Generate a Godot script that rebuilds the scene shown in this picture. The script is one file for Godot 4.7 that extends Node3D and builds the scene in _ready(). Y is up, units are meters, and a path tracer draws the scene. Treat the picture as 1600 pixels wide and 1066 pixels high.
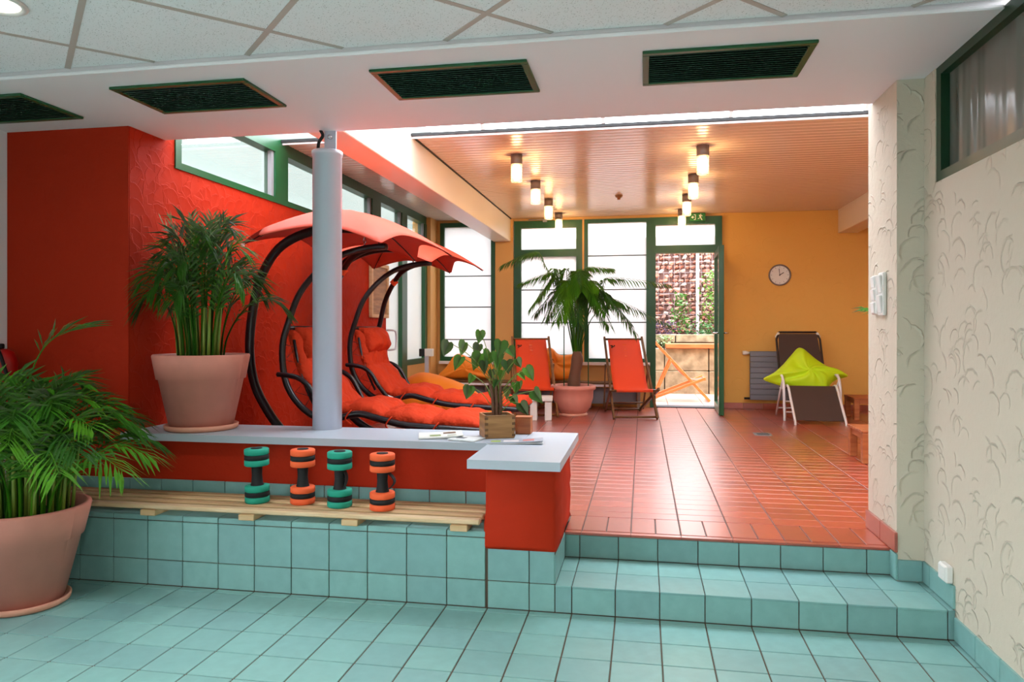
extends Node3D

const EYE := 1.326
const FLOOR_UP := 0.26
const STEP_FRONT := 3.36
const UP_FRONT := 3.79
const BACK := 10.0
const LEFT_X := -2.95
const RIGHT_X := 1.31
const SOFFIT_Y := 2.51
const CEIL_UP := 2.87

var M := {}
var taken := {}
var rng := RandomNumberGenerator.new()


func _ready():
	rng.seed = 20417
	set_camera()
	set_light()
	make_materials()
	build_lower_floor()
	build_bench_and_parapet()
	build_steps()
	build_upper_floor()
	build_shell()
	build_ceilings()
	build_skylight()
	build_left_glazing()
	build_back_wall()
	build_outside()
	build_fixtures()
	build_furniture()
	build_plants()
	build_small_things()


func set_camera():
	var cam := Camera3D.new()
	cam.name = "camera"
	cam.projection = Camera3D.PROJECTION_FRUSTUM
	cam.near = 0.05
	cam.far = 200.0
	cam.size = 2.0 * cam.near * 533.0 / 1130.0
	cam.frustum_offset = Vector2(0, -19.0 / 1130.0 * cam.near)
	cam.position = Vector3(0, EYE, 0)
	cam.rotation.y = atan(204.0 / 1130.0)
	add_child(cam)
	cam.current = true


func set_light():
	var e := Environment.new()
	e.background_mode = Environment.BG_SKY
	var sky := Sky.new()
	var sm := ProceduralSkyMaterial.new()
	sm.sky_top_color = Color(0.93, 0.96, 1.0)
	sm.sky_horizon_color = Color(0.98, 0.98, 1.0)
	sm.sky_curve = 0.3
	sm.sky_energy_multiplier = SKY
	sm.ground_bottom_color = Color(0.55, 0.53, 0.5)
	sm.ground_horizon_color = Color(0.8, 0.8, 0.8)
	sm.ground_energy_multiplier = SKY
	sky.sky_material = sm
	e.sky = sky
	e.tonemap_mode = Environment.TONE_MAPPER_LINEAR
	e.tonemap_exposure = EXPOSURE
	e.sdfgi_enabled = true
	e.ssao_enabled = true
	e.ssil_enabled = true
	var w := WorldEnvironment.new()
	w.name = "world_environment"
	w.environment = e
	add_child(w)


const SKY := 3.0
const EXPOSURE := 1.0


# ---------------------------------------------------------------- helpers
func v(x: float, y: float, d: float) -> Vector3:
	return Vector3(x, y, -d)


func new_st(smooth := false) -> SurfaceTool:
	var st := SurfaceTool.new()
	st.begin(Mesh.PRIMITIVE_TRIANGLES)
	st.set_smooth_group(0 if smooth else -1)
	return st


func tri(st: SurfaceTool, a: Vector3, b: Vector3, c: Vector3):
	st.add_vertex(a)
	st.add_vertex(b)
	st.add_vertex(c)


func tri_out(st: SurfaceTool, a: Vector3, b: Vector3, c: Vector3, o: Vector3):
	var n := (b - a).cross(c - a)
	if n.dot((a + b + c) / 3.0 - o) > 0.0:
		tri(st, a, c, b)
	else:
		tri(st, a, b, c)


func quad_out(st: SurfaceTool, a: Vector3, b: Vector3, c: Vector3, d: Vector3, o: Vector3):
	tri_out(st, a, b, c, o)
	tri_out(st, a, c, d, o)


# box given by its low and high corner in X, Y, D
func add_span(st: SurfaceTool, lo: Vector3, hi: Vector3, bevel := 0.0):
	add_box(st, Vector3((lo.x + hi.x) / 2, (lo.y + hi.y) / 2, -(lo.z + hi.z) / 2), (hi - lo).abs(), bevel)


func add_box(st: SurfaceTool, c: Vector3, s: Vector3, bevel := 0.0, basis := Basis.IDENTITY):
	var h := s / 2.0
	if bevel <= 0.0:
		for ax in 3:
			for sg in [-1.0, 1.0]:
				var p := []
				for k in [[-1, -1], [1, -1], [1, 1], [-1, 1]]:
					var q := Vector3.ZERO
					q[ax] = sg * h[ax]
					q[(ax + 1) % 3] = k[0] * h[(ax + 1) % 3]
					q[(ax + 2) % 3] = k[1] * h[(ax + 2) % 3]
					p.append(c + basis * q)
				quad_out(st, p[0], p[1], p[2], p[3], c)
		return
	var b := minf(bevel, minf(h.x, minf(h.y, h.z)) * 0.95)
	var pt := func(sx, sy, sz, ax):
		var q := Vector3(sx * h.x, sy * h.y, sz * h.z)
		for i in 3:
			if i != ax:
				q[i] -= signf(q[i]) * b
		return c + basis * q
	for ax in 3:
		for sg in [-1.0, 1.0]:
			var p := []
			for k in [[-1.0, -1.0], [1.0, -1.0], [1.0, 1.0], [-1.0, 1.0]]:
				var sgn := [0.0, 0.0, 0.0]
				sgn[ax] = sg
				sgn[(ax + 1) % 3] = k[0]
				sgn[(ax + 2) % 3] = k[1]
				p.append(pt.call(sgn[0], sgn[1], sgn[2], ax))
			quad_out(st, p[0], p[1], p[2], p[3], c)
	for ax in 3:
		var u := (ax + 1) % 3
		var w := (ax + 2) % 3
		for su in [-1.0, 1.0]:
			for sw in [-1.0, 1.0]:
				var s0 := [0.0, 0.0, 0.0]
				s0[u] = su
				s0[w] = sw
				s0[ax] = -1.0
				var s1 := s0.duplicate()
				s1[ax] = 1.0
				quad_out(st, pt.call(s0[0], s0[1], s0[2], u), pt.call(s1[0], s1[1], s1[2], u), pt.call(s1[0], s1[1], s1[2], w), pt.call(s0[0], s0[1], s0[2], w), c)
	for sx in [-1.0, 1.0]:
		for sy in [-1.0, 1.0]:
			for sz in [-1.0, 1.0]:
				tri_out(st, pt.call(sx, sy, sz, 0), pt.call(sx, sy, sz, 1), pt.call(sx, sy, sz, 2), c)


# beam of rectangular section from a to b; up gives the side that measures h
func add_bar(st: SurfaceTool, a: Vector3, b: Vector3, w: float, h: float, bevel := 0.0, up := Vector3.UP):
	var z := (b - a).normalized()
	var x := up.cross(z)
	if x.length() < 0.001:
		x = Vector3.RIGHT.cross(z)
	x = x.normalized()
	var y := z.cross(x)
	add_box(st, (a + b) / 2, Vector3(w, h, a.distance_to(b)), bevel, Basis(x, y, z))


func add_tube(st: SurfaceTool, pts: Array, rad, sides := 10, closed := false, caps := true):
	var n := pts.size()
	var rings := []
	var t0: Vector3 = (pts[1] - pts[0]).normalized()
	var nx := t0.cross(Vector3.UP if absf(t0.y) < 0.9 else Vector3.RIGHT).normalized()
	for i in n:
		var t: Vector3
		if closed:
			t = (pts[(i + 1) % n] - pts[(i - 1 + n) % n]).normalized()
		elif i == 0:
			t = t0
		elif i == n - 1:
			t = (pts[i] - pts[i - 1]).normalized()
		else:
			t = (pts[i + 1] - pts[i - 1]).normalized()
		nx = (nx - t * nx.dot(t)).normalized()
		var ny := t.cross(nx)
		var r: float = rad[i] if rad is Array else rad
		var ring := []
		for k in sides:
			var a := TAU * k / sides
			ring.append(pts[i] + (nx * cos(a) + ny * sin(a)) * r)
		rings.append(ring)
	var last := n if closed else n - 1
	for i in last:
		var ra: Array = rings[i]
		var rb: Array = rings[(i + 1) % n]
		var o: Vector3 = (pts[i] + pts[(i + 1) % n]) / 2
		for k in sides:
			var k2 := (k + 1) % sides
			quad_out(st, ra[k], ra[k2], rb[k2], rb[k], o)
	if caps and not closed:
		for e in [0, n - 1]:
			var inner: Vector3 = pts[1] if e == 0 else pts[n - 2]
			for k in range(1, sides - 1):
				tri_out(st, rings[e][0], rings[e][k], rings[e][k + 1], inner)


# profile of Vector2(radius, height) turned round the y axis
func add_lathe(st: SurfaceTool, prof: Array, sides := 24, at := Vector3.ZERO, basis := Basis.IDENTITY, squash := 1.0):
	for i in prof.size() - 1:
		var p: Vector2 = prof[i]
		var q: Vector2 = prof[i + 1]
		var dir := q - p
		var outward := Vector2(dir.y, -dir.x)
		for k in sides:
			var a0 := TAU * k / sides
			var a1 := TAU * (k + 1) / sides
			var e0 := Vector3(cos(a0), 0, sin(a0) * squash)
			var e1 := Vector3(cos(a1), 0, sin(a1) * squash)
			var a := at + basis * (e0 * p.x + Vector3.UP * p.y)
			var b := at + basis * (e1 * p.x + Vector3.UP * p.y)
			var c := at + basis * (e1 * q.x + Vector3.UP * q.y)
			var d := at + basis * (e0 * q.x + Vector3.UP * q.y)
			var n := basis * (e0 * outward.x + Vector3.UP * outward.y)
			var o := (a + c) / 2 - n.normalized()
			if p.x > 0.00001:
				tri_out(st, a, b, c, o)
			if q.x > 0.00001:
				tri_out(st, a, c, d, o)


# closed sheet with thickness from rows of points
func add_sheet(st: SurfaceTool, rows: Array, thick: float):
	var nr := rows.size()
	var nc: int = rows[0].size()
	var top := []
	var low := []
	for i in nr:
		var rt := []
		var rl := []
		for j in nc:
			var du: Vector3 = rows[mini(i + 1, nr - 1)][j] - rows[maxi(i - 1, 0)][j]
			var dv: Vector3 = rows[i][mini(j + 1, nc - 1)] - rows[i][maxi(j - 1, 0)]
			var nn := du.cross(dv).normalized() * thick / 2
			rt.append(rows[i][j] + nn)
			rl.append(rows[i][j] - nn)
		top.append(rt)
		low.append(rl)
	for i in nr - 1:
		for j in nc - 1:
			var o: Vector3 = (low[i][j] + low[i + 1][j + 1]) / 2
			quad_out(st, top[i][j], top[i + 1][j], top[i + 1][j + 1], top[i][j + 1], o)
			o = (top[i][j] + top[i + 1][j + 1]) / 2
			quad_out(st, low[i][j], low[i + 1][j], low[i + 1][j + 1], low[i][j + 1], o)
	var mid: Vector3 = rows[nr / 2][nc / 2]
	for i in nr - 1:
		for j in [0, nc - 1]:
			quad_out(st, top[i][j], top[i + 1][j], low[i + 1][j], low[i][j], mid)
	for j in nc - 1:
		for i in [0, nr - 1]:
			quad_out(st, top[i][j], top[i][j + 1], low[i][j + 1], low[i][j], mid)


# prism: outline of Vector2 in the plane given by origin, ax, ay; pushed along az by depth
func add_prism(st: SurfaceTool, outline: Array, o: Vector3, ax: Vector3, ay: Vector3, az: Vector3):
	var poly := PackedVector2Array(outline)
	var ids := Geometry2D.triangulate_polygon(poly)
	var c := Vector3.ZERO
	for p in outline:
		c += o + ax * p.x + ay * p.y
	c = c / outline.size() + az / 2
	for i in range(0, ids.size(), 3):
		var t := []
		for k in 3:
			var p: Vector2 = poly[ids[i + k]]
			t.append(o + ax * p.x + ay * p.y)
		tri_out(st, t[0], t[1], t[2], (t[0] + t[1] + t[2]) / 3 + az)
		tri_out(st, t[0] + az, t[1] + az, t[2] + az, (t[0] + t[1] + t[2]) / 3)
	var area := 0.0
	for i in poly.size():
		var p2: Vector2 = poly[i]
		var q2: Vector2 = poly[(i + 1) % poly.size()]
		area += p2.x * q2.y - q2.x * p2.y
	for i in poly.size():
		var p: Vector2 = poly[i]
		var q: Vector2 = poly[(i + 1) % poly.size()]
		var nn := Vector2(q.y - p.y, p.x - q.x) * signf(area)
		var a := o + ax * p.x + ay * p.y
		var b := o + ax * q.x + ay * q.y
		var inside := (a + b) / 2 + az / 2 - (ax * nn.x + ay * nn.y).normalized()
		quad_out(st, a, b, b + az, a + az, inside)


func smooth_path(pts: Array, per := 6) -> Array:
	var out := []
	var n := pts.size()
	for i in n - 1:
		var p0: Vector3 = pts[maxi(i - 1, 0)]
		var p1: Vector3 = pts[i]
		var p2: Vector3 = pts[i + 1]
		var p3: Vector3 = pts[mini(i + 2, n - 1)]
		for k in per:
			out.append(p1.cubic_interpolate(p2, p0, p3, float(k) / per))
	out.append(pts[n - 1])
	return out


func finish(st: SurfaceTool) -> ArrayMesh:
	st.index()
	st.generate_normals()
	return st.commit()


func put(called: String, mesh: Mesh, m: Material, parent: Node = self, at := Vector3.ZERO) -> MeshInstance3D:
	var o := MeshInstance3D.new()
	o.name = numbered(called) if parent == self else called
	o.mesh = mesh
	o.material_override = m
	o.position = at
	parent.add_child(o, true)
	return o


func obj(called: String, st: SurfaceTool, m: Material, parent: Node = self, at := Vector3.ZERO) -> MeshInstance3D:
	return put(called, finish(st), m, parent, at)


func part_box(called: String, lo: Vector3, hi: Vector3, m: Material, parent: Node, bevel := 0.0) -> MeshInstance3D:
	var st := new_st()
	add_span(st, lo, hi, bevel)
	return obj(called, st, m, parent)


func numbered(called: String) -> String:
	if not taken.has(called):
		taken[called] = 0
		return called
	taken[called] += 1
	return "%s_%03d" % [called, taken[called]]


func tag(o: Node, label: String, category: String, group := "", kind := ""):
	o.set_meta("label", label)
	o.set_meta("category", category)
	if group:
		o.set_meta("group", group)
	if kind:
		o.set_meta("kind", kind)


func thing(called: String, label: String, category: String, at := Vector3.ZERO, turn := 0.0, group := "", kind := "") -> Node3D:
	var o := Node3D.new()
	o.name = numbered(called)
	add_child(o)
	o.position = at
	o.rotation.y = turn
	tag(o, label, category, group, kind)
	return o


func copy(src: Node3D, label: String, at: Vector3, turn := 0.0) -> Node3D:
	var o: Node3D = src.duplicate()
	o.name = numbered(str(src.name).rstrip("0123456789").trim_suffix("_"))
	add_child(o)
	o.position = at
	o.rotation.y = turn
	o.set_meta("label", label)
	return o


func setting(called: String, label: String, category: String) -> Node3D:
	return thing(called, label, category, Vector3.ZERO, 0.0, "", "structure")


# ---------------------------------------------------------------- materials
func mat(c: Color, rough := 0.6, metal := 0.0, spec := 0.5) -> StandardMaterial3D:
	var m := StandardMaterial3D.new()
	m.albedo_color = c
	m.roughness = rough
	m.metallic = metal
	m.metallic_specular = spec
	return m


func triplanar(m: StandardMaterial3D, scale: float):
	m.uv1_triplanar = true
	m.uv1_world_triplanar = true
	m.uv1_scale = Vector3.ONE * scale


func noise_tex(freq: float, a: Color, b: Color, size := 512, octaves := 4, seed := 1, stretch := 1.0) -> ImageTexture:
	var n := FastNoiseLite.new()
	n.noise_type = FastNoiseLite.TYPE_SIMPLEX
	n.seed = seed
	n.frequency = freq
	n.fractal_octaves = octaves
	var bytes := PackedByteArray()
	bytes.resize(size * size * 3)
	# seamless: blend the far edge into the near one
	for y in size:
		for x in size:
			var fx := float(x) / size
			var fy := float(y) / size
			var h := 0.0
			h += n.get_noise_2d(x * stretch, y) * (1 - fx) * (1 - fy)
			h += n.get_noise_2d((x - size) * stretch, y) * fx * (1 - fy)
			h += n.get_noise_2d(x * stretch, y - size) * (1 - fx) * fy
			h += n.get_noise_2d((x - size) * stretch, y - size) * fx * fy
			var c := a.lerp(b, clampf(h * 0.9 + 0.5, 0.0, 1.0))
			var i := (y * size + x) * 3
			bytes[i] = int(c.r * 255)
			bytes[i + 1] = int(c.g * 255)
			bytes[i + 2] = int(c.b * 255)
	return ImageTexture.create_from_image(Image.create_from_data(size, size, false, Image.FORMAT_RGB8, bytes))


# trowelled plaster: overlapping round strokes, each with a raised outer lip
func stucco_tex(seed: int, strokes: int, rmin: float, rmax: float, whole: bool) -> ImageTexture:
	var s := 768
	var h := PackedFloat32Array()
	h.resize(s * s)
	var r := RandomNumberGenerator.new()
	r.seed = seed
	var n := FastNoiseLite.new()
	n.frequency = 0.03
	n.seed = seed
	for y in s:
		for x in s:
			h[y * s + x] = 0.35 + 0.05 * n.get_noise_2d(x, y)
	for k in strokes:
		var cx := r.randf() * s
		var cy := r.randf() * s
		var rad := r.randf_range(rmin, rmax)
		var mid := -PI / 2 + r.randf_range(-1.3, 1.3)
		var half := r.randf_range(0.7, 1.5)
		var lip := r.randf_range(0.35, 0.6)
		var ri := int(rad * 1.25) + 2
		var wob := r.randf() * 100.0
		for dy in range(-ri, ri):
			for dx in range(-ri, ri):
				var a := atan2(dy, dx)
				var da := absf(wrapf(a - mid, -PI, PI))
				if da > half and not whole:
					continue
				var rr := rad * (1.0 + 0.09 * n.get_noise_2d(cos(a) * 40 + wob, sin(a) * 40 + wob * 3))
				var d := sqrt(dx * dx + dy * dy) / rr
				if d > 1.0:
					continue
				var at := posmod(int(cy) + dy, s) * s + posmod(int(cx) + dx, s)
				var fade := clampf((half - da) / 0.4, 0.0, 1.0)
				if whole:
					h[at] = lerpf(h[at], 0.18 + 0.42 * pow(d, 3.0) * (0.4 + 0.6 * fade), 1.0 if fade > 0 else 0.0)
				else:
					if d > 0.8:
						var t := (d - 0.8) / 0.2
						h[at] = maxf(h[at], 0.35 + lip * fade * pow(t, 1.6) * clampf((1.0 - d) / 0.05, 0.0, 1.0))
	for y in s:
		for x in s:
			h[y * s + x] += 0.02 * n.get_noise_2d(x * 9, y * 9)
	return ImageTexture.create_from_image(Image.create_from_data(s, s, false, Image.FORMAT_RF, h.to_byte_array()))


func relief(m: StandardMaterial3D, t: Texture2D, cm: float):
	m.heightmap_enabled = true
	m.heightmap_texture = t
	m.heightmap_scale = cm


func speck_tex() -> ImageTexture:
	var s := 512
	var im := Image.create(s, s, false, Image.FORMAT_RGB8)
	im.fill(Color(0.99, 0.99, 0.99))
	var r := RandomNumberGenerator.new()
	r.seed = 5
	for k in 2600:
		var x := r.randi() % s
		var y := r.randi() % s
		var g := r.randf_range(0.5, 0.85)
		var w := 1 + r.randi() % 2
		var hh := 1 + r.randi() % 3
		for i in w:
			for j in hh:
				im.set_pixel((x + i + j) % s, (y + j) % s, Color(g, g, g * 0.98))
	return ImageTexture.create_from_image(im)


func wood(a: Color, b: Color, rough := 0.5, seed := 3) -> StandardMaterial3D:
	var m := mat(Color.WHITE, rough)
	m.albedo_texture = noise_tex(0.03, a, b, 256, 4, seed, 0.12)
	triplanar(m, 2.5)
	return m


func make_materials():
	var fine := noise_tex(0.02, Color(0.95, 0.95, 0.95), Color(1, 1, 1), 384, 5, 7)
	M.grout_blue = mat(Color(0.36, 0.31, 0.26), 0.9)
	M.pool = []
	for c in [Color(0.5, 0.68, 0.665), Color(0.49, 0.665, 0.655), Color(0.51, 0.695, 0.675)]:
		var m := mat(c, 0.38)
		m.albedo_texture = fine
		triplanar(m, 1.3)
		M.pool.append(m)
	M.grout_red = mat(Color(0.45, 0.4, 0.38), 0.9)
	M.red_tile = []
	for c in [Color(0.66, 0.27, 0.17), Color(0.62, 0.25, 0.155), Color(0.7, 0.29, 0.185)]:
		var m := mat(c, 0.34, 0.0, 0.8)
		m.clearcoat_enabled = true
		m.clearcoat = 0.9
		m.clearcoat_roughness = 0.3
		m.albedo_texture = fine
		triplanar(m, 2.0)
		M.red_tile.append(m)
	var scales := stucco_tex(11, 330, 46, 74, true)
	var lips := stucco_tex(23, 150, 26, 56, false)
	M.red_wall = mat(Color(0.69, 0.17, 0.065), 0.7, 0.0, 0.25)
	triplanar(M.red_wall, 0.9)
	relief(M.red_wall, scales, 1.3)
	M.red_plain = mat(Color(0.69, 0.17, 0.065), 0.7, 0.0, 0.25)
	triplanar(M.red_plain, 0.9)
	relief(M.red_plain, noise_tex(0.04, Color(0.3, 0.3, 0.3), Color(0.7, 0.7, 0.7), 384, 3, 31), 0.4)
	M.cream = mat(Color(0.81, 0.775, 0.7), 0.75)
	triplanar(M.cream, 0.9)
	relief(M.cream, lips, 1.9)
	M.white_wall = mat(Color(0.93, 0.92, 0.93), 0.7)
	M.yellow = mat(Color(0.91, 0.7, 0.34), 0.7)
	triplanar(M.yellow, 0.8)
	relief(M.yellow, lips, 0.5)
	M.sill_yellow = mat(Color(0.86, 0.66, 0.38), 0.6)
	M.white_paint = mat(Color(0.93, 0.92, 0.93), 0.55)
	M.beam = mat(Color(0.9, 0.85, 0.78), 0.35)
	M.acoustic = mat(Color(0.95, 0.95, 0.96), 0.9)
	M.acoustic.albedo_texture = speck_tex()
	triplanar(M.acoustic, 1.6)
	M.grid_bar = mat(Color(0.74, 0.69, 0.66), 0.5)
	M.slat_warm = mat(Color(0.88, 0.78, 0.69), 0.19)
	M.slat_pale = mat(Color(0.88, 0.84, 0.78), 0.19)
	M.dark_metal = mat(Color(0.05, 0.05, 0.05), 0.6)
	M.joint = mat(Color(0.3, 0.33, 0.32), 0.5)
	M.green = mat(Color(0.07, 0.32, 0.17), 0.35)
	M.green_dark = mat(Color(0.05, 0.22, 0.12), 0.4)
	M.black_hole = mat(Color(0.02, 0.02, 0.02), 0.9)
	M.counter = mat(Color(0.67, 0.71, 0.75), 0.4)
	M.steel = mat(Color(0.79, 0.8, 0.85), 0.36, 0.2)
	M.chrome = mat(Color(0.8, 0.8, 0.82), 0.2, 1.0)
	M.pine = wood(Color(0.77, 0.63, 0.45), Color(0.83, 0.71, 0.54), 0.5, 4)
	M.pine_b = wood(Color(0.7, 0.56, 0.4), Color(0.77, 0.64, 0.47), 0.5, 14)
	M.pine_c = wood(Color(0.8, 0.68, 0.52), Color(0.87, 0.77, 0.62), 0.5, 15)
	M.teak = wood(Color(0.62, 0.33, 0.17), Color(0.74, 0.44, 0.25), 0.45, 5)
	M.brown_wood = wood(Color(0.46, 0.3, 0.16), Color(0.6, 0.42, 0.24), 0.45, 6)
	M.frame_wood = wood(Color(0.36, 0.24, 0.13), Color(0.47, 0.33, 0.19), 0.45, 8)
	M.box_wood = wood(Color(0.52, 0.36, 0.2), Color(0.72, 0.54, 0.33), 0.5, 9)
	M.orange_wood = wood(Color(0.82, 0.47, 0.25), Color(0.9, 0.56, 0.32), 0.5, 10)
	M.glass = mat(Color(0.55, 0.62, 0.58, 0.07), 0.03)
	M.glass.transparency = BaseMaterial3D.TRANSPARENCY_ALPHA
	M.frost = mat(Color(0.93, 0.94, 0.95, 0.72), 0.5)
	M.frost.transparency = BaseMaterial3D.TRANSPARENCY_ALPHA
	M.frost.backlight_enabled = true
	M.frost.backlight = Color(1, 1, 1)
	M.sky_glass = mat(Color(0.95, 0.97, 1.0, 0.08), 0.03)
	M.sky_glass.transparency = BaseMaterial3D.TRANSPARENCY_ALPHA
	M.rib_glass = mat(Color(0.42, 0.44, 0.41), 0.22)
	M.rib_glass.uv1_triplanar = true
	M.rib_glass.uv1_world_triplanar = true
	M.rib_glass.uv1_scale = Vector3(0.45, 0.03, 0.45)
	relief(M.rib_glass, noise_tex(0.05, Color(0.2, 0.2, 0.2), Color(0.8, 0.8, 0.8), 256, 2, 41), 2.2)
	M.black_frame = mat(Color(0.09, 0.09, 0.11), 0.32)
	M.canopy = mat(Color(0.84, 0.3, 0.2), 0.75)
	M.canopy.backlight_enabled = true
	M.canopy.backlight = Color(0.3, 0.3, 0.3)
	M.cushion = mat(Color(0.77, 0.22, 0.09), 0.8, 0.0, 0.3)
	triplanar(M.cushion, 3.0)
	relief(M.cushion, noise_tex(0.02, Color(0.2, 0.2, 0.2), Color(0.8, 0.8, 0.8), 256, 3, 44), 1.2)
	M.deck_cloth = mat(Color(1.0, 0.29, 0.02), 0.7)
	M.deck_cloth.backlight_enabled = true
	M.deck_cloth.backlight = Color(0.7, 0.7, 0.7)
	M.orange_bag = mat(Color(1.0, 0.58, 0.14), 0.6)
	M.lime = mat(Color(0.76, 0.9, 0.05), 0.6)
	M.terracotta = mat(Color(0.84, 0.54, 0.47), 0.6)
	M.terracotta.albedo_texture = fine
	triplanar(M.terracotta, 1.1)
	M.saucer = mat(Color(0.85, 0.6, 0.5), 0.6)
	M.soil = mat(Color(0.11, 0.08, 0.06), 0.95)
	M.leaf = []
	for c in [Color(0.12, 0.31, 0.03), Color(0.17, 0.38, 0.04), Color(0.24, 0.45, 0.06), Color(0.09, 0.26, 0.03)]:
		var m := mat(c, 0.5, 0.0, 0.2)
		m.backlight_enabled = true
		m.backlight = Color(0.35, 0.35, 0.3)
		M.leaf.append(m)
	M.leaf_pale = mat(Color(0.56, 0.62, 0.42), 0.5)
	M.stem = mat(Color(0.42, 0.5, 0.16), 0.5)
	M.trunk = mat(Color(0.42, 0.28, 0.2), 0.8)
	M.foam_green = mat(Color(0.08, 0.6, 0.5), 0.7)
	M.foam_orange = mat(Color(0.95, 0.38, 0.18), 0.7)
	M.black_foam = mat(Color(0.05, 0.05, 0.06), 0.75)
	M.white_plastic = mat(Color(0.9, 0.9, 0.88), 0.4)
	M.grey_plastic = mat(Color(0.55, 0.55, 0.56), 0.45)
	M.radiator = mat(Color(0.5, 0.51, 0.54), 0.4)
	M.mesh_brown = mat(Color(0.27, 0.2, 0.17), 0.7)
	M.mesh_dark = mat(Color(0.2, 0.14, 0.11), 0.7)
	M.white_metal = mat(Color(0.87, 0.85, 0.84), 0.35)
	M.concrete = mat(Color.WHITE, 0.85)
	M.concrete.albedo_texture = noise_tex(0.015, Color(0.4, 0.34, 0.25), Color(0.62, 0.56, 0.45), 384, 5, 51)
	triplanar(M.concrete, 0.7)
	M.paving = mat(Color(0.76, 0.58, 0.52), 0.7)
	M.stone = []
	for c in [Color(0.7, 0.5, 0.43), Color(0.78, 0.6, 0.52), Color(0.6, 0.46, 0.42), Color(0.74, 0.64, 0.58), Color(0.66, 0.42, 0.34)]:
		M.stone.append(mat(c, 0.85))
	M.gabion_fill = mat(Color(0.42, 0.3, 0.27), 0.9)
	M.ground = mat(Color(0.5, 0.48, 0.44), 0.9)
	M.court = mat(Color(0.33, 0.38, 0.35), 0.7)
	M.shrub = []
	for c in [Color(0.24, 0.4, 0.1), Color(0.33, 0.48, 0.14), Color(0.2, 0.36, 0.16), Color(0.3, 0.2, 0.3), Color(0.55, 0.68, 0.45)]:
		M.shrub.append(mat(c, 0.6))
	M.wire = mat(Color(0.55, 0.5, 0.5), 0.4, 0.6)
	M.exit_green = mat(Color(0.05, 0.42, 0.15), 0.4)
	M.lamp_glow = mat(Color(1, 0.95, 0.85), 0.4)
	M.lamp_glow.emission_enabled = true
	M.lamp_glow.emission = Color(1.0, 0.86, 0.62)
	M.lamp_glow.emission_energy_multiplier = 1.6
	M.bulb = mat(Color(1, 0.95, 0.85), 0.4)
	M.bulb.emission_enabled = true
	M.bulb.emission = Color(1.0, 0.88, 0.66)
	M.bulb.emission_energy_multiplier = 6.0
	M.down_glow = mat(Color(1, 1, 0.95), 0.4)
	M.down_glow.emission_enabled = true
	M.down_glow.emission = Color(1.0, 0.98, 0.88)
	M.down_glow.emission_energy_multiplier = 2.0
	M.lamp_body = mat(Color(0.5, 0.45, 0.42), 0.4, 0.3)
	M.clear_shade = mat(Color(1.0, 0.97, 0.9, 0.16), 0.08)
	M.clear_shade.transparency = BaseMaterial3D.TRANSPARENCY_ALPHA
	M.paper = mat(Color(0.9, 0.9, 0.88), 0.5)
	M.red_metal = mat(Color(0.7, 0.05, 0.04), 0.35)


# ---------------------------------------------------------------- floors, bench, steps
var tile_mesh := {}


func tile_of(size: Vector3) -> Mesh:
	var key := "%.4f %.4f %.4f" % [size.x, size.y, size.z]
	if not tile_mesh.has(key):
		var st := new_st()
		add_box(st, Vector3.ZERO, size, 0.0016)
		tile_mesh[key] = finish(st)
	return tile_mesh[key]


# a tile that fills lo..hi (X, Y, D) less its joint in the two directions along its face
func lay_tile(parent: Node, lo: Vector3, hi: Vector3, across: int, mats: Array, joint := 0.0045, called := "tile"):
	var size := hi - lo
	for i in 3:
		if i != across:
			size[i] -= joint
	if size[0] < 0.006 or size[1] < 0.002 or size[2] < 0.006:
		return
	size = Vector3(snappedf(size.x, 0.0005), snappedf(size.y, 0.0005), snappedf(size.z, 0.0005))
	var c := (lo + hi) / 2
	put(called, tile_of(size), mats[rng.randi() % mats.size()], parent, Vector3(c.x, c.y, -c.z))


const COL0 := -2.73
const COLW := 0.2005


func cols(x0: float, x1: float) -> Array:
	var out := [x0]
	var k := ceili((x0 - COL0) / COLW - 0.02)
	while COL0 + k * COLW < x1 - 0.004:
		var x := COL0 + k * COLW
		if x > x0 + 0.004:
			out.append(x)
		k += 1
	out.append(x1)
	return out


func build_lower_floor():
	var f := setting("floor", "pale turquoise square tiles of the lower floor in front of the steps", "floor")
	part_box("screed", Vector3(-3.97, -0.2, -2.7), Vector3(1.51, -0.004, 3.9), M.grout_blue, f)
	var xs := cols(-3.77, RIGHT_X)
	var ds := [3.36, 3.31]
	var d := 3.11
	while d > -2.5:
		ds.append(d)
		d -= 0.2
	ds.append(-2.5)
	var far := new_st()
	for j in ds.size() - 1:
		for i in xs.size() - 1:
			var lo := Vector3(xs[i], -0.012, ds[j + 1])
			var hi := Vector3(xs[i + 1], 0.0, ds[j])
			if ds[j + 1] > 1.7 and ds[j] - ds[j + 1] > 0.02:
				lay_tile(f, lo, hi, 1, M.pool, 0.0065)
			else:
				add_span(far, lo + Vector3(0.002, 0, 0.002), hi - Vector3(0.002, 0, 0.002))
	var rest := obj("tiles_behind_camera", far, M.pool[0], f)
	rest.set_meta("kind", "stuff")


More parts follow.
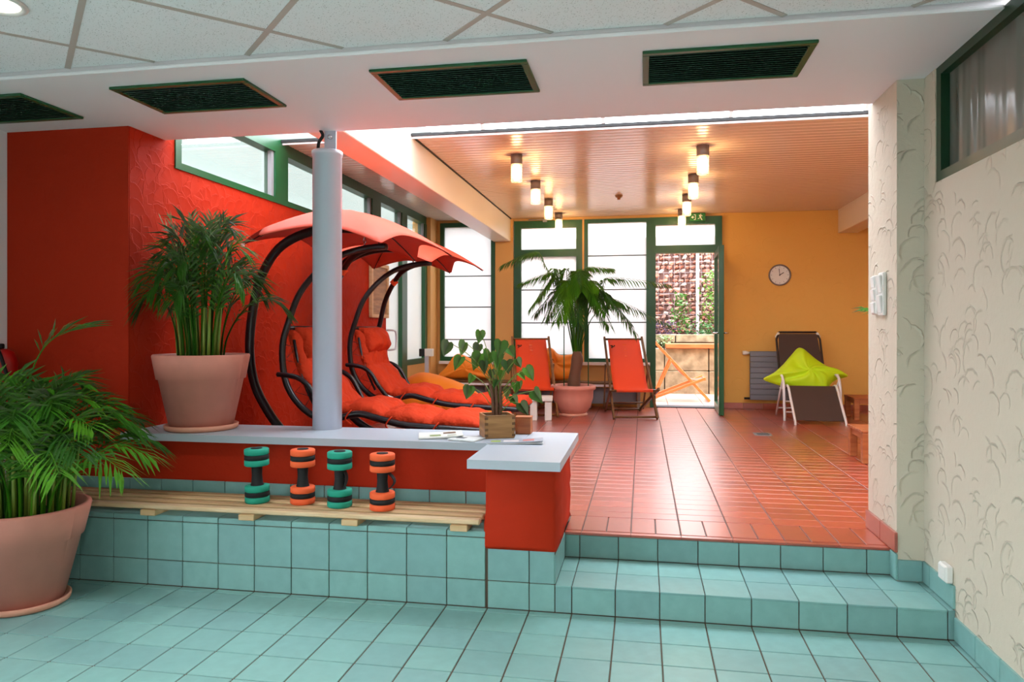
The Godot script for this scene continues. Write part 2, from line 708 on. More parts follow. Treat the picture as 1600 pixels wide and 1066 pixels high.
func build_bench_and_parapet():
	var b := setting("wall_bench", "turquoise tiled ledge wall under the slatted wooden seat", "wall")
	part_box("core", Vector3(-3.77, -0.15, 3.368), Vector3(-0.403, 0.356, 3.75), M.grout_blue, b)
	var xs := cols(-3.77, -0.735)
	var rows := [0.0, 0.13, 0.332, 0.362]
	for i in xs.size() - 1:
		for j in 3:
			lay_tile(b, Vector3(xs[i], rows[j], 3.36), Vector3(xs[i + 1], rows[j + 1], 3.37), 2, M.pool)
		lay_tile(b, Vector3(xs[i], 0.354, 3.362), Vector3(xs[i + 1], 0.362, 3.555), 1, M.pool)
		lay_tile(b, Vector3(xs[i], 0.354, 3.555), Vector3(xs[i + 1], 0.362, 3.742), 1, M.pool)
		lay_tile(b, Vector3(xs[i], 0.362, 3.742), Vector3(xs[i + 1], 0.462, 3.752), 2, M.pool)
	xs = cols(-0.735, -0.403)
	for i in xs.size() - 1:
		lay_tile(b, Vector3(xs[i], 0.0, 3.36), Vector3(xs[i + 1], 0.13, 3.37), 2, M.pool)
		lay_tile(b, Vector3(xs[i], 0.13, 3.36), Vector3(xs[i + 1], 0.29, 3.37), 2, M.pool)
	lay_tile(b, Vector3(-0.411, 0.13, 3.362), Vector3(-0.4, 0.27, 3.56), 0, M.pool)
	lay_tile(b, Vector3(-0.411, 0.13, 3.56), Vector3(-0.4, 0.26, 3.785), 0, M.pool)
	var p := setting("wall_parapet", "low red plastered wall and pier carrying the grey counter", "wall")
	part_box("parapet", Vector3(LEFT_X, 0.462, 3.752), Vector3(-0.735, 0.69, 4.06), M.red_plain, p)
	part_box("parapet_base", Vector3(-3.77, 0.0, 3.756), Vector3(-0.735, 0.47, 4.06), M.red_plain, p)
	# pier with a worn, slightly uneven outline
	var st := new_st(true)
	var rows_p := [0.283, 0.3, 0.4, 0.46, 0.5, 0.58, 0.69]
	var wob := [0.004, 0.008, 0.006, 0.0, -0.004, -0.003, -0.004]
	var ring := func(i):
		var w: float = wob[i]
		var l := -0.735 - maxf(w, 0.0) * 1.3
		var r := -0.403 + (0.006 if i % 2 == 0 else 0.0)
		var out := []
		var fr := 3.356
		var bk := 4.06
		var c := 0.012
		for q in [[l + c, fr], [r - c, fr], [r, fr + c], [r + 0.004, fr + 0.25], [r - 0.003, fr + 0.45], [r, bk], [l, bk], [l, fr + c]]:
			out.append(v(q[0], rows_p[i], q[1]))
		return out
	for i in rows_p.size() - 1:
		var a: Array = ring.call(i)
		var c2: Array = ring.call(i + 1)
		for k in a.size():
			var k2 := (k + 1) % a.size()
			quad_out(st, a[k], a[k2], c2[k2], c2[k], v(-0.57, (rows_p[i] + rows_p[i + 1]) / 2, 3.7))
	for e in [0, rows_p.size() - 1]:
		var a: Array = ring.call(e)
		for k in range(1, a.size() - 1):
			tri_out(st, a[0], a[k], a[k + 1], v(-0.57, 0.5, 3.7))
	obj("pier", st, M.red_plain, p)
	var t := thing("countertop", "pale grey counter slab resting on the low red wall", "counter", v(-1.65, 0.69, 3.9))
	var so := -t.position
	var c := new_st()
	add_prism(c, [Vector2(LEFT_X, 3.685), Vector2(-0.79, 3.685), Vector2(-0.63, 3.9), Vector2(-0.63, 4.13), Vector2(LEFT_X, 4.13)], so + Vector3(0, 0.69, 0), Vector3.RIGHT, Vector3(0, 0, -1), Vector3(0, 0.04, 0))
	obj("board", c, M.counter, t)
	c = new_st()
	add_prism(c, [Vector2(-0.786, 3.2), Vector2(-0.36, 3.2), Vector2(-0.36, 4.13), Vector2(-0.626, 4.13), Vector2(-0.626, 3.9), Vector2(-0.786, 3.685)], so + Vector3(0, 0.69, 0), Vector3.RIGHT, Vector3(0, 0, -1), Vector3(0, 0.041, 0))
	obj("board", c, M.counter, t)


func build_steps():
	var s := setting("floor_steps", "two turquoise tiled steps up to the red floor", "steps")
	part_box("core", Vector3(-0.403, -0.1, 3.368), Vector3(RIGHT_X, 0.12, UP_FRONT), M.grout_blue, s)
	part_box("core", Vector3(-0.403, -0.1, 3.798), Vector3(RIGHT_X, 0.235, 4.0), M.grout_blue, s)
	var xs := cols(-0.403, RIGHT_X)
	for i in xs.size() - 1:
		lay_tile(s, Vector3(xs[i], 0.0, 3.36), Vector3(xs[i + 1], 0.122, 3.37), 2, M.pool)
		lay_tile(s, Vector3(xs[i], 0.118, 3.354), Vector3(xs[i + 1], 0.128, 3.57), 1, M.pool)
		lay_tile(s, Vector3(xs[i], 0.118, 3.57), Vector3(xs[i + 1], 0.128, 3.79), 1, M.pool)
		if xs[i] < 1.19:
			lay_tile(s, Vector3(xs[i], 0.128, 3.79), Vector3(minf(xs[i + 1], 1.19), 0.247, 3.8), 2, M.pool)


func build_upper_floor():
	var f := setting("floor_upper", "glossy terracotta red clinker tiles of the raised floor", "floor")
	part_box("screed", Vector3(-3.2, 0.0, 4.0), Vector3(3.6, 0.256, 10.2), M.grout_red, f)
	part_box("screed", Vector3(-0.403, 0.2, 3.8), Vector3(1.19, 0.256, 4.0), M.grout_red, f)
	var w := 0.255
	var x0 := -0.315
	# front border: a bullnose strip and upright half tiles
	var k := -1
	while x0 + k * w * 0.5 < 1.19:
		var a := maxf(x0 + k * w * 0.5, -0.403)
		var b := minf(x0 + (k + 1) * w * 0.5, 1.19)
		lay_tile(f, Vector3(a, 0.252, 3.826), Vector3(b, 0.262, 4.12), 1, M.red_tile, 0.007)
		k += 1
	k = -1
	while x0 + k * w < 1.19:
		var a := maxf(x0 + k * w, -0.403)
		var b := minf(x0 + (k + 1) * w, 1.19)
		if b > a:
			lay_tile(f, Vector3(a, 0.247, 3.785), Vector3(b, 0.26, 3.826), 1, M.red_tile, 0.002, "nosing_tile")
		k += 1
	# the field, nearest first: 300 tiles that show as parts, the others joined
	var rows := []
	var d := 4.12
	while d < 9.99:
		rows.append(d)
		d += 0.1265
	var single := 0
	var rest := [new_st(), new_st(), new_st()]
	for j in rows.size():
		var d0: float = rows[j]
		var d1 := minf(d0 + 0.1265, 9.995)
		var i := -11
		while x0 + i * w < 3.4:
			var a := maxf(x0 + i * w, LEFT_X)
			var b := minf(x0 + (i + 1) * w, 3.4)
			var c := (a + b) / 2
			var shows := c > (-0.36 + (d0 - 4.12) * -0.18) and c < 1.19 * d0 / 4.0
			if b - a > 0.01:
				if shows and single < 300:
					lay_tile(f, Vector3(a, 0.252, d0 - 0.002), Vector3(b, 0.262, d1 + 0.0015), 1, M.red_tile, 0.0075)
					single += 1
				else:
					add_span(rest[rng.randi() % 3], Vector3(a + 0.0037, 0.252, d0 + 0.0018), Vector3(b - 0.0037, 0.262, d1 - 0.0018), 0.0015)
			i += 1
	for n in 3:
		var o := obj("tile_field", rest[n], M.red_tile[n], f)
		o.set_meta("kind", "stuff")
	# tile skirting
	var bb := setting("baseboard_right", "dark red tile skirting along the cream wall end", "baseboard")
	lay_tile(bb, Vector3(1.178, 0.262, 3.7), Vector3(1.192, 0.36, 3.92), 0, M.red_tile, 0.004)
	lay_tile(bb, Vector3(1.178, 0.262, 3.92), Vector3(1.192, 0.36, 4.16), 0, M.red_tile, 0.004)
	bb = setting("baseboard_back", "dark red tile skirting along the yellow wall", "baseboard")
	var x := 1.06
	while x < 3.3:
		lay_tile(bb, Vector3(x, 0.262, 9.985), Vector3(x + 0.25, 0.345, 9.999), 2, M.red_tile, 0.004)
		x += 0.25
	bb = setting("baseboard_steps", "turquoise tile skirting along the cream wall beside the steps", "baseboard")
	var dd := 3.355
	while dd > -2.4:
		lay_tile(bb, Vector3(1.3, 0.002, dd - 0.2), Vector3(1.312, 0.104, dd), 0, M.pool)
		dd -= 0.2
	lay_tile(bb, Vector3(1.3, 0.13, 3.36), Vector3(1.312, 0.232, 3.62), 0, M.pool)
	lay_tile(bb, Vector3(1.3, 0.13, 3.62), Vector3(1.312, 0.232, 3.71), 0, M.pool)
	lay_tile(bb, Vector3(1.19, 0.13, 3.698), Vector3(1.3, 0.232, 3.712), 2, M.pool)
	lay_tile(bb, Vector3(1.182, 0.13, 3.7), Vector3(1.192, 0.258, 3.785), 0, M.pool)


# ---------------------------------------------------------------- walls
func build_shell():
	var w := setting("wall_left", "white plastered wall at the left edge", "wall")
	part_box("plaster", Vector3(-3.97, -0.2, -2.7), Vector3(-3.77, 0.6, 3.75), M.white_wall, w)
	part_box("plaster", Vector3(-3.97, 2.4, -2.7), Vector3(-3.77, 2.9, 3.75), M.white_wall, w)
	part_box("plaster", Vector3(-3.97, 0.6, -2.7), Vector3(-3.77, 2.4, -1.8), M.white_wall, w)
	part_box("plaster", Vector3(-3.97, 0.6, 1.6), Vector3(-3.77, 2.4, 3.75), M.white_wall, w)
	w = setting("wall_behind", "plain white wall behind the viewer", "wall")
	part_box("plaster", Vector3(-3.97, -0.2, -2.7), Vector3(1.51, 2.9, -2.5), M.white_wall, w)
	w = setting("window_8", "wide green framed window in the left wall beside the viewer", "window")
	for i in 4:
		part_box("mullion", Vector3(-3.9, 0.6, -1.8 + i * 1.113), Vector3(-3.83, 2.4, -1.74 + i * 1.113), M.green, w)
	for i in 3:
		part_box("pane", Vector3(-3.87, 0.6, -1.74 + i * 1.113), Vector3(-3.864, 2.4, -0.687 + i * 1.113), M.sky_glass, w)
	w = setting("wall_red", "tall orange-red trowelled plaster wall behind the hanging loungers", "wall")
	part_box("front_face", Vector3(-3.97, 0.0, 3.752), Vector3(LEFT_X, 2.51, 3.9), M.red_plain, w)
	part_box("side_face", Vector3(LEFT_X - 0.2, 0.0, 3.76), Vector3(LEFT_X + 0.002, 2.36, 8.05), M.red_wall, w)
	part_box("side_face", Vector3(LEFT_X - 0.2, 2.36, 3.76), Vector3(LEFT_X + 0.002, 2.9, 4.17), M.red_wall, w)
	w = setting("wall_right", "cream trowelled plaster wall at the right with a high window", "wall")
	part_box("plaster", Vector3(RIGHT_X, -0.2, -2.7), Vector3(1.51, 1.99, 3.72), M.cream, w)
	part_box("plaster", Vector3(RIGHT_X, 1.99, 3.58), Vector3(1.51, 2.9, 3.72), M.cream, w)
	part_box("plaster", Vector3(RIGHT_X, 1.99, -2.7), Vector3(1.51, 2.9, 0.9), M.cream, w)
	w = setting("wall_pier", "cream plastered wall end between the steps and the raised room", "wall")
	part_box("plaster", Vector3(1.19, -0.1, 3.71), Vector3(3.6, 2.51, 4.15), M.cream, w)
	w = setting("wall_upper_right", "yellow plastered wall closing the raised room on the right", "wall")
	part_box("plaster", Vector3(3.4, 0.0, 4.1), Vector3(3.6, 2.95, 10.2), M.yellow, w)
	# high window in the right wall
	w = setting("window_1", "high dark green window with ribbed glass in the right wall", "window")
	part_box("frame", Vector3(1.315, 1.99, 0.9), Vector3(1.4, 2.035, 3.58), M.green_dark, w)
	part_box("frame", Vector3(1.315, 2.47, 0.9), Vector3(1.4, 2.52, 3.58), M.green_dark, w)
	part_box("frame", Vector3(1.315, 2.035, 3.53), Vector3(1.4, 2.47, 3.58), M.green_dark, w)
	part_box("frame", Vector3(1.315, 2.035, 2.2), Vector3(1.4, 2.47, 2.25), M.green_dark, w)
	part_box("frame", Vector3(1.315, 2.035, 0.9), Vector3(1.4, 2.47, 0.95), M.green_dark, w)
	part_box("pane", Vector3(1.352, 2.03, 2.25), Vector3(1.36, 2.475, 3.535), M.rib_glass, w)
	part_box("pane", Vector3(1.352, 2.03, 0.94), Vector3(1.36, 2.475, 2.205), M.rib_glass, w)


# ---------------------------------------------------------------- ceilings
func build_ceilings():
	var c := setting("ceiling_soffit", "white plastered soffit band with green air grilles", "ceiling")
	part_box("soffit", Vector3(-3.97, SOFFIT_Y, 2.95), Vector3(3.6, 2.9, 4.08), M.white_paint, c)
	part_box("edge_trim", Vector3(-3.77, SOFFIT_Y - 0.006, 2.935), Vector3(RIGHT_X, SOFFIT_Y + 0.012, 2.955), M.white_paint, c, 0.005)
	# acoustic tiles set on the diagonal
	c = setting("ceiling", "white speckled acoustic panels in a diagonal grid", "ceiling")
	part_box("slab", Vector3(-3.97, 2.6, -2.7), Vector3(1.51, 2.9, 2.95), M.white_paint, c)
	var side := 0.64
	var node := Vector2(-2.4, 2.71)
	var ax := Vector2(1, 1).normalized() * side
	var ay := Vector2(-1, 1).normalized() * side
	var st := new_st()
	add_box(st, Vector3.ZERO, Vector3(side - 0.018, 0.018, side - 0.018), 0.002)
	var whole := finish(st)
	var box := PackedVector2Array([Vector2(-3.77, -2.5), Vector2(RIGHT_X, -2.5), Vector2(RIGHT_X, 2.935), Vector2(-3.77, 2.935)])
	for i in range(-8, 9):
		for j in range(-8, 9):
			var m := node + ax * (i + 0.5) + ay * (j + 0.5)
			var in_reach := m.y > -0.2
			if not in_reach or m.y > 3.5 or m.x < -4.3 or m.x > 1.9:
				continue
			var half := (side - 0.018) / 2
			var u := ax.normalized() * half
			var n := ay.normalized() * half
			var poly := PackedVector2Array([m - u - n, m + u - n, m + u + n, m - u + n])
			var clipped := Geometry2D.intersect_polygons(poly, box)
			if clipped.is_empty():
				continue
			var one: PackedVector2Array = clipped[0]
			var area := 0.0
			for k in one.size():
				area += one[k].cross(one[(k + 1) % one.size()])
			if absf(area) / 2 > (2 * half) * (2 * half) * 0.999:
				var o := put("panel", whole, M.acoustic, c, v(m.x, 2.545, m.y))
				o.rotation.y = PI / 4
			else:
				var pt := new_st()
				add_prism(pt, Array(one), Vector3(0, 2.536, 0), Vector3.RIGHT, Vector3(0, 0, -1), Vector3(0, 0.018, 0))
				obj("panel", pt, M.acoustic, c)
	for fam in 2:
		for i in range(-8, 9):
			var o2 := node + (ay if fam == 0 else ax) * i
			var dir := (ax if fam == 0 else ay).normalized()
			var line := PackedVector2Array([o2 - dir * 9, o2 + dir * 9])
			var cut := Geometry2D.intersect_polyline_with_polygon(line, box)
			for seg in cut:
				if maxf(seg[0].y, seg[seg.size() - 1].y) < 0.0:
					continue
				var bt := new_st()
				add_bar(bt, v(seg[0].x, 2.5395, seg[0].y), v(seg[seg.size() - 1].x, 2.5395, seg[seg.size() - 1].y), 0.024, 0.012)
				obj("grid_bar", bt, M.grid_bar, c)
	part_box("panels_behind_camera", Vector3(-3.77, 2.55, -2.5), Vector3(RIGHT_X, 2.56, 0.4), M.acoustic, c)
	# slatted ceilings of the raised room
	c = setting("ceiling_upper", "glossy beige slatted metal ceiling over the raised room", "ceiling")
	part_box("roof", Vector3(-3.15, 2.886, 5.58), Vector3(3.6, 2.9, 10.3), M.dark_metal, c)
	for area in [[-1.81, 2.5, M.slat_warm], [LEFT_X, -2.07, M.slat_pale], [2.74, 3.4, M.slat_warm]]:
		var d := 5.58
		var sl := new_st()
		var wd: float = area[1] - area[0]
		add_box(sl, Vector3.ZERO, Vector3(wd, 0.014, 0.078), 0.006)
		var mesh := finish(sl)
		while d < 9.99:
			put("slat", mesh, area[2], c, v((area[0] + area[1]) / 2, 2.877, d + 0.043))
			d += 0.0883
	part_box("edge_angle", Vector3(-1.82, 2.866, 5.535), Vector3(2.5, 2.887, 5.565), M.dark_metal, c)
	part_box("edge_angle", Vector3(LEFT_X, 2.866, 5.535), Vector3(-2.06, 2.887, 5.565), M.dark_metal, c)
	part_box("edge_lip", Vector3(-1.82, 2.85, 5.56), Vector3(2.5, 2.87, 5.575), M.white_paint, c)
	part_box("edge_lip", Vector3(LEFT_X, 2.85, 5.56), Vector3(-2.06, 2.87, 5.575), M.white_paint, c)
	part_box("shadow_gap", Vector3(-1.822, 2.862, 5.57), Vector3(-1.808, 2.884, 10.0), M.dark_metal, c)
	var t := setting("trim_1", "pale timber ceiling beam running back from the steel column", "beam")
	part_box("beam", Vector3(-2.06, 2.55, 4.08), Vector3(-1.82, 2.9, 10.0), M.beam, t, 0.006)
	t = setting("trim_2", "pale timber ceiling beam along the right side of the raised room", "beam")
	part_box("beam", Vector3(2.5, 2.57, 4.15), Vector3(2.74, 2.9, 10.0), M.beam, t, 0.006)


func build_skylight():
	var w := setting("window_2", "long glazed roof light between the soffit and the slatted ceiling", "skylight")
	var d0 := 4.08
	var d1 := 5.56
	var dm := 4.82
	var ridge := 3.45
	var eave := 2.89
	var x := -3.1
	var n := 0
	while x < 3.5:
		var st := new_st()
		add_bar(st, v(x, eave, d0), v(x, ridge, dm), 0.03, 0.05)
		add_bar(st, v(x, ridge, dm), v(x, eave + 0.01, d1), 0.03, 0.05)
		obj("glazing_bar", st, M.white_metal, w)
		if x + 0.9 < 3.6:
			for s in [[d0, dm, 0], [dm, d1, 1]]:
				var g := new_st()
				var ya := eave if s[2] == 0 else ridge
				var yb := ridge if s[2] == 0 else eave + 0.01
				add_prism(g, [Vector2(x + 0.025, 0), Vector2(x + 0.91, 0), Vector2(x + 0.91, 1), Vector2(x + 0.025, 1)], v(0, ya + 0.035, s[0]), Vector3.RIGHT, Vector3(0, yb - ya, -(s[1] - s[0])), Vector3(0, 0.006, 0))
				obj("pane", g, M.sky_glass, w)
		x += 0.935
		n += 1
	part_box("ridge", Vector3(-3.12, ridge - 0.02, dm - 0.03), Vector3(3.6, ridge + 0.05, dm + 0.03), M.white_metal, w)
	for e in [-3.15, 3.5]:
		var g := new_st()
		add_prism(g, [Vector2(d0, eave), Vector2(d1, eave), Vector2(dm, ridge)], Vector3(e, 0, 0), Vector3(0, 0, -1), Vector3.UP, Vector3(0.02, 0, 0))
		obj("gable", g, M.white_metal, w)


func build_left_glazing():
	var w := setting("window_3", "green framed strip of clear glass above the red wall", "window")
	var xa := LEFT_X - 0.09
	var xb := LEFT_X + 0.012
	part_box("frame", Vector3(xa, 2.355, 4.17), Vector3(xb, 2.4, 8.05), M.green, w)
	part_box("frame", Vector3(xa, 2.77, 4.17), Vector3(xb, 2.9, 9.62), M.green, w)
	part_box("frame", Vector3(xa, 2.4, 4.17), Vector3(xb, 2.77, 4.23), M.green, w)
	for m in [[5.45, 5.66], [7.6, 7.86], [8.6, 8.8], [9.56, 9.64]]:
		part_box("mullion", Vector3(xa, 2.4 if m[0] < 8.0 else 2.36, m[0]), Vector3(xb, 2.77, m[1]), M.green, w)
	var edges := [4.23, 5.45, 5.66, 7.6, 7.86, 8.6, 8.8, 9.56]
	for i in range(0, 8, 2):
		part_box("pane", Vector3(LEFT_X - 0.05, 2.38, edges[i]), Vector3(LEFT_X - 0.044, 2.78, edges[i + 1]), M.glass, w)
		part_box("seal", Vector3(LEFT_X - 0.04, 2.4, edges[i + 1] - 0.035), Vector3(LEFT_X - 0.005, 2.77, edges[i + 1]), M.grey_plastic, w)
	# glazed door and side light beyond the red wall
	w = setting("door_1", "frosted glass door with a steel pull handle beyond the red wall", "door")
	part_box("frame", Vector3(xa, FLOOR_UP, 8.6), Vector3(xb, 2.4, 8.8), M.green, w)
	part_box("frame", Vector3(xa, 2.33, 8.05), Vector3(xb, 2.4, 8.6), M.green, w)
	part_box("pane", Vector3(LEFT_X - 0.05, FLOOR_UP, 8.05), Vector3(LEFT_X - 0.04, 2.33, 8.6), M.frost, w)
	var st := new_st(true)
	add_tube(st, smooth_path([v(-2.98, 1.31, 8.06), v(-2.9, 1.31, 8.12), v(-2.885, 1.29, 8.2), v(-2.885, 1.2, 8.22), v(-2.885, 1.1, 8.2), v(-2.9, 1.08, 8.12), v(-2.98, 1.08, 8.06)], 5), 0.012, 8)
	obj("handle", st, M.steel, w)
	w = setting("window_4", "frosted side light in a green frame in the left corner", "window")
	part_box("frame", Vector3(xa, 0.86, 8.8), Vector3(xb, 0.93, 9.56), M.green, w)
	part_box("frame", Vector3(xa, 0.86, 9.56), Vector3(xb, 2.4, 9.66), M.green, w)
	part_box("frame", Vector3(xa, 2.33, 8.8), Vector3(xb, 2.4, 9.56), M.green, w)
	part_box("pane", Vector3(LEFT_X - 0.05, 0.93, 8.8), Vector3(LEFT_X - 0.04, 2.33, 9.56), M.frost, w)
	w = setting("wall_corner", "pale yellow timber corner post and low wall in the left corner", "wall")
	part_box("low_wall", Vector3(LEFT_X - 0.2, 0.0, 8.8), Vector3(LEFT_X + 0.005, 0.86, 9.7), M.sill_yellow, w)
	part_box("post", Vector3(LEFT_X - 0.2, 0.0, 9.66), Vector3(LEFT_X + 0.06, 2.9, 10.0), M.sill_yellow, w)


func win_frame(w: Node, x0: float, x1: float, y0: float, y1: float, t: float, m: Material, d := 9.96, thick := 0.1):
	part_box("frame", Vector3(x0, y1 - t, d), Vector3(x1, y1, d + thick), m, w)
	part_box("frame", Vector3(x0, y0, d), Vector3(x1, y0 + t, d + thick), m, w)
	part_box("frame", Vector3(x0, y0 + t, d), Vector3(x0 + t, y1 - t, d + thick), m, w)
	part_box("frame", Vector3(x1 - t, y0 + t, d), Vector3(x1, y1 - t, d + thick), m, w)


func build_back_wall():
	var w := setting("wall_back", "yellow plastered back wall with the clock and the garden windows", "wall")
	part_box("plaster", Vector3(1.04, 0.0, BACK), Vector3(3.6, 2.9, 10.2), M.yellow, w)
	part_box("low_wall", Vector3(-3.15, 0.0, BACK), Vector3(0.1, 0.85, 10.2), M.sill_yellow, w)
	part_box("post", Vector3(-2.04, 0.85, 9.97), Vector3(-1.78, 2.9, 10.2), M.sill_yellow, w)
	part_box("post", Vector3(-3.15, 0.85, BACK), Vector3(-2.84, 2.9, 10.2), M.sill_yellow, w)
	part_box("lintel", Vector3(-2.84, 2.83, BACK), Vector3(1.04, 2.9, 10.2), M.sill_yellow, w)
	part_box("sill", Vector3(-2.84, 0.83, 9.9), Vector3(-2.04, 0.87, 10.02), M.white_paint, w)
	part_box("sill", Vector3(-1.78, 0.83, 9.9), Vector3(0.1, 0.87, 10.02), M.white_paint, w)
	w = setting("window_5", "tall frosted window between the corner post and the beam post", "window")
	win_frame(w, -2.84, -2.04, 0.87, 2.83, 0.06, M.green)
	var ys := [0.93, 1.17, 1.63, 2.07, 2.77]
	for i in 4:
		part_box("pane", Vector3(-2.78, ys[i] + (0.006 if i else 0.0), 10.0), Vector3(-2.1, ys[i + 1], 10.008), M.frost, w)
	for yy in [1.17, 1.63, 2.07]:
		part_box("joint_strip", Vector3(-2.78, yy - 0.004, 9.994), Vector3(-2.1, yy + 0.012, 9.999), M.joint, w)
	part_box("backing_pane", Vector3(-2.78, 0.93, 10.02), Vector3(-2.1, 2.77, 10.026), M.glass, w)
	w = setting("window_6", "frosted window with a transom light behind the potted palm", "window")
	win_frame(w, -1.77, -0.8, 0.87, 2.83, 0.1, M.green)
	part_box("transom_bar", Vector3(-1.67, 2.33, 9.96), Vector3(-0.9, 2.43, 10.06), M.green, w)
	part_box("post_strip", Vector3(-0.815, 0.87, 9.955), Vector3(-0.79, 2.83, 9.96), M.sill_yellow, w)
	ys = [0.97, 1.405, 1.865, 2.33]
	for i in 3:
		part_box("pane", Vector3(-1.67, ys[i] + (0.008 if i else 0.0), 10.0), Vector3(-0.9, ys[i + 1], 10.008), M.frost, w)
	part_box("pane", Vector3(-1.67, 2.43, 10.0), Vector3(-0.9, 2.73, 10.008), M.frost, w)
	for yy in [1.405, 1.865]:
		part_box("joint_strip", Vector3(-1.67, yy - 0.004, 9.994), Vector3(-0.9, yy + 0.012, 9.999), M.joint, w)
	part_box("backing_pane", Vector3(-1.67, 0.97, 10.02), Vector3(-0.9, 2.33, 10.026), M.glass, w)
	w = setting("window_7", "tall frosted window beside the open garden door", "window")
	win_frame(w, -0.79, 0.1, 0.87, 2.83, 0.05, M.green)
	ys = [0.92, 1.41, 1.86, 2.325, 2.78]
	for i in 4:
		part_box("pane", Vector3(-0.74, ys[i] + (0.008 if i else 0.0), 10.0), Vector3(0.05, ys[i + 1], 10.008), M.frost, w)
	for yy in [1.41, 1.86, 2.325]:
		part_box("joint_strip", Vector3(-0.74, yy - 0.004, 9.994), Vector3(0.05, yy + 0.012, 9.999), M.joint, w)
	part_box("backing_pane", Vector3(-0.74, 0.92, 10.02), Vector3(0.05, 2.78, 10.026), M.glass, w)
	w = setting("door_2", "green framed garden door standing open with a transom light above", "door")
	part_box("jamb", Vector3(0.1, FLOOR_UP, 9.95), Vector3(0.175, 2.83, 10.1), M.green, w)
	part_box("jamb", Vector3(0.955, FLOOR_UP, 9.95), Vector3(1.04, 2.83, 10.1), M.green, w)
	part_box("head", Vector3(0.175, 2.73, 9.95), Vector3(0.955, 2.83, 10.1), M.green, w)
	part_box("transom_bar", Vector3(0.175, 2.35, 9.95), Vector3(0.955, 2.45, 10.1), M.green, w)
	part_box("pane", Vector3(0.175, 2.45, 10.02), Vector3(0.955, 2.73, 10.028), M.frost, w)
	part_box("threshold", Vector3(0.1, 0.24, 9.97), Vector3(1.04, 0.275, 10.22), M.dark_metal, w)
	# the leaf, swung into the room
	var leaf := Node3D.new()
	leaf.name = "leaf"
	w.add_child(leaf)
	leaf.position = v(0.965, 0.275, 9.94)
	leaf.rotation.y = deg_to_rad(-1.5)
	for q in [[Vector3(-0.03, 0, 0.0), Vector3(0.03, 2.07, 0.08)], [Vector3(-0.03, 0, 0.76), Vector3(0.03, 2.07, 0.85)], [Vector3(-0.03, 0, 0.08), Vector3(0.03, 0.1, 0.76)], [Vector3(-0.03, 1.98, 0.08), Vector3(0.03, 2.07, 0.76)]]:
		var st := new_st()
		add_box(st, (q[0] + q[1]) / 2, q[1] - q[0], 0.003)
		obj("leaf_frame", st, M.green, leaf)
	var gl := new_st()
	add_box(gl, Vector3(-0.005, 1.04, 0.42), Vector3(0.006, 1.88, 0.68))
	obj("leaf_pane", gl, M.glass, leaf)
	for sx in [-1, 1]:
		var st := new_st(true)
		add_tube(st, [Vector3(sx * 0.03, 1.0, 0.8), Vector3(sx * 0.075, 1.0, 0.8), Vector3(sx * 0.085, 1.0, 0.78), Vector3(sx * 0.085, 1.0, 0.68)], 0.009, 8)
		obj("handle", st, M.chrome, leaf)


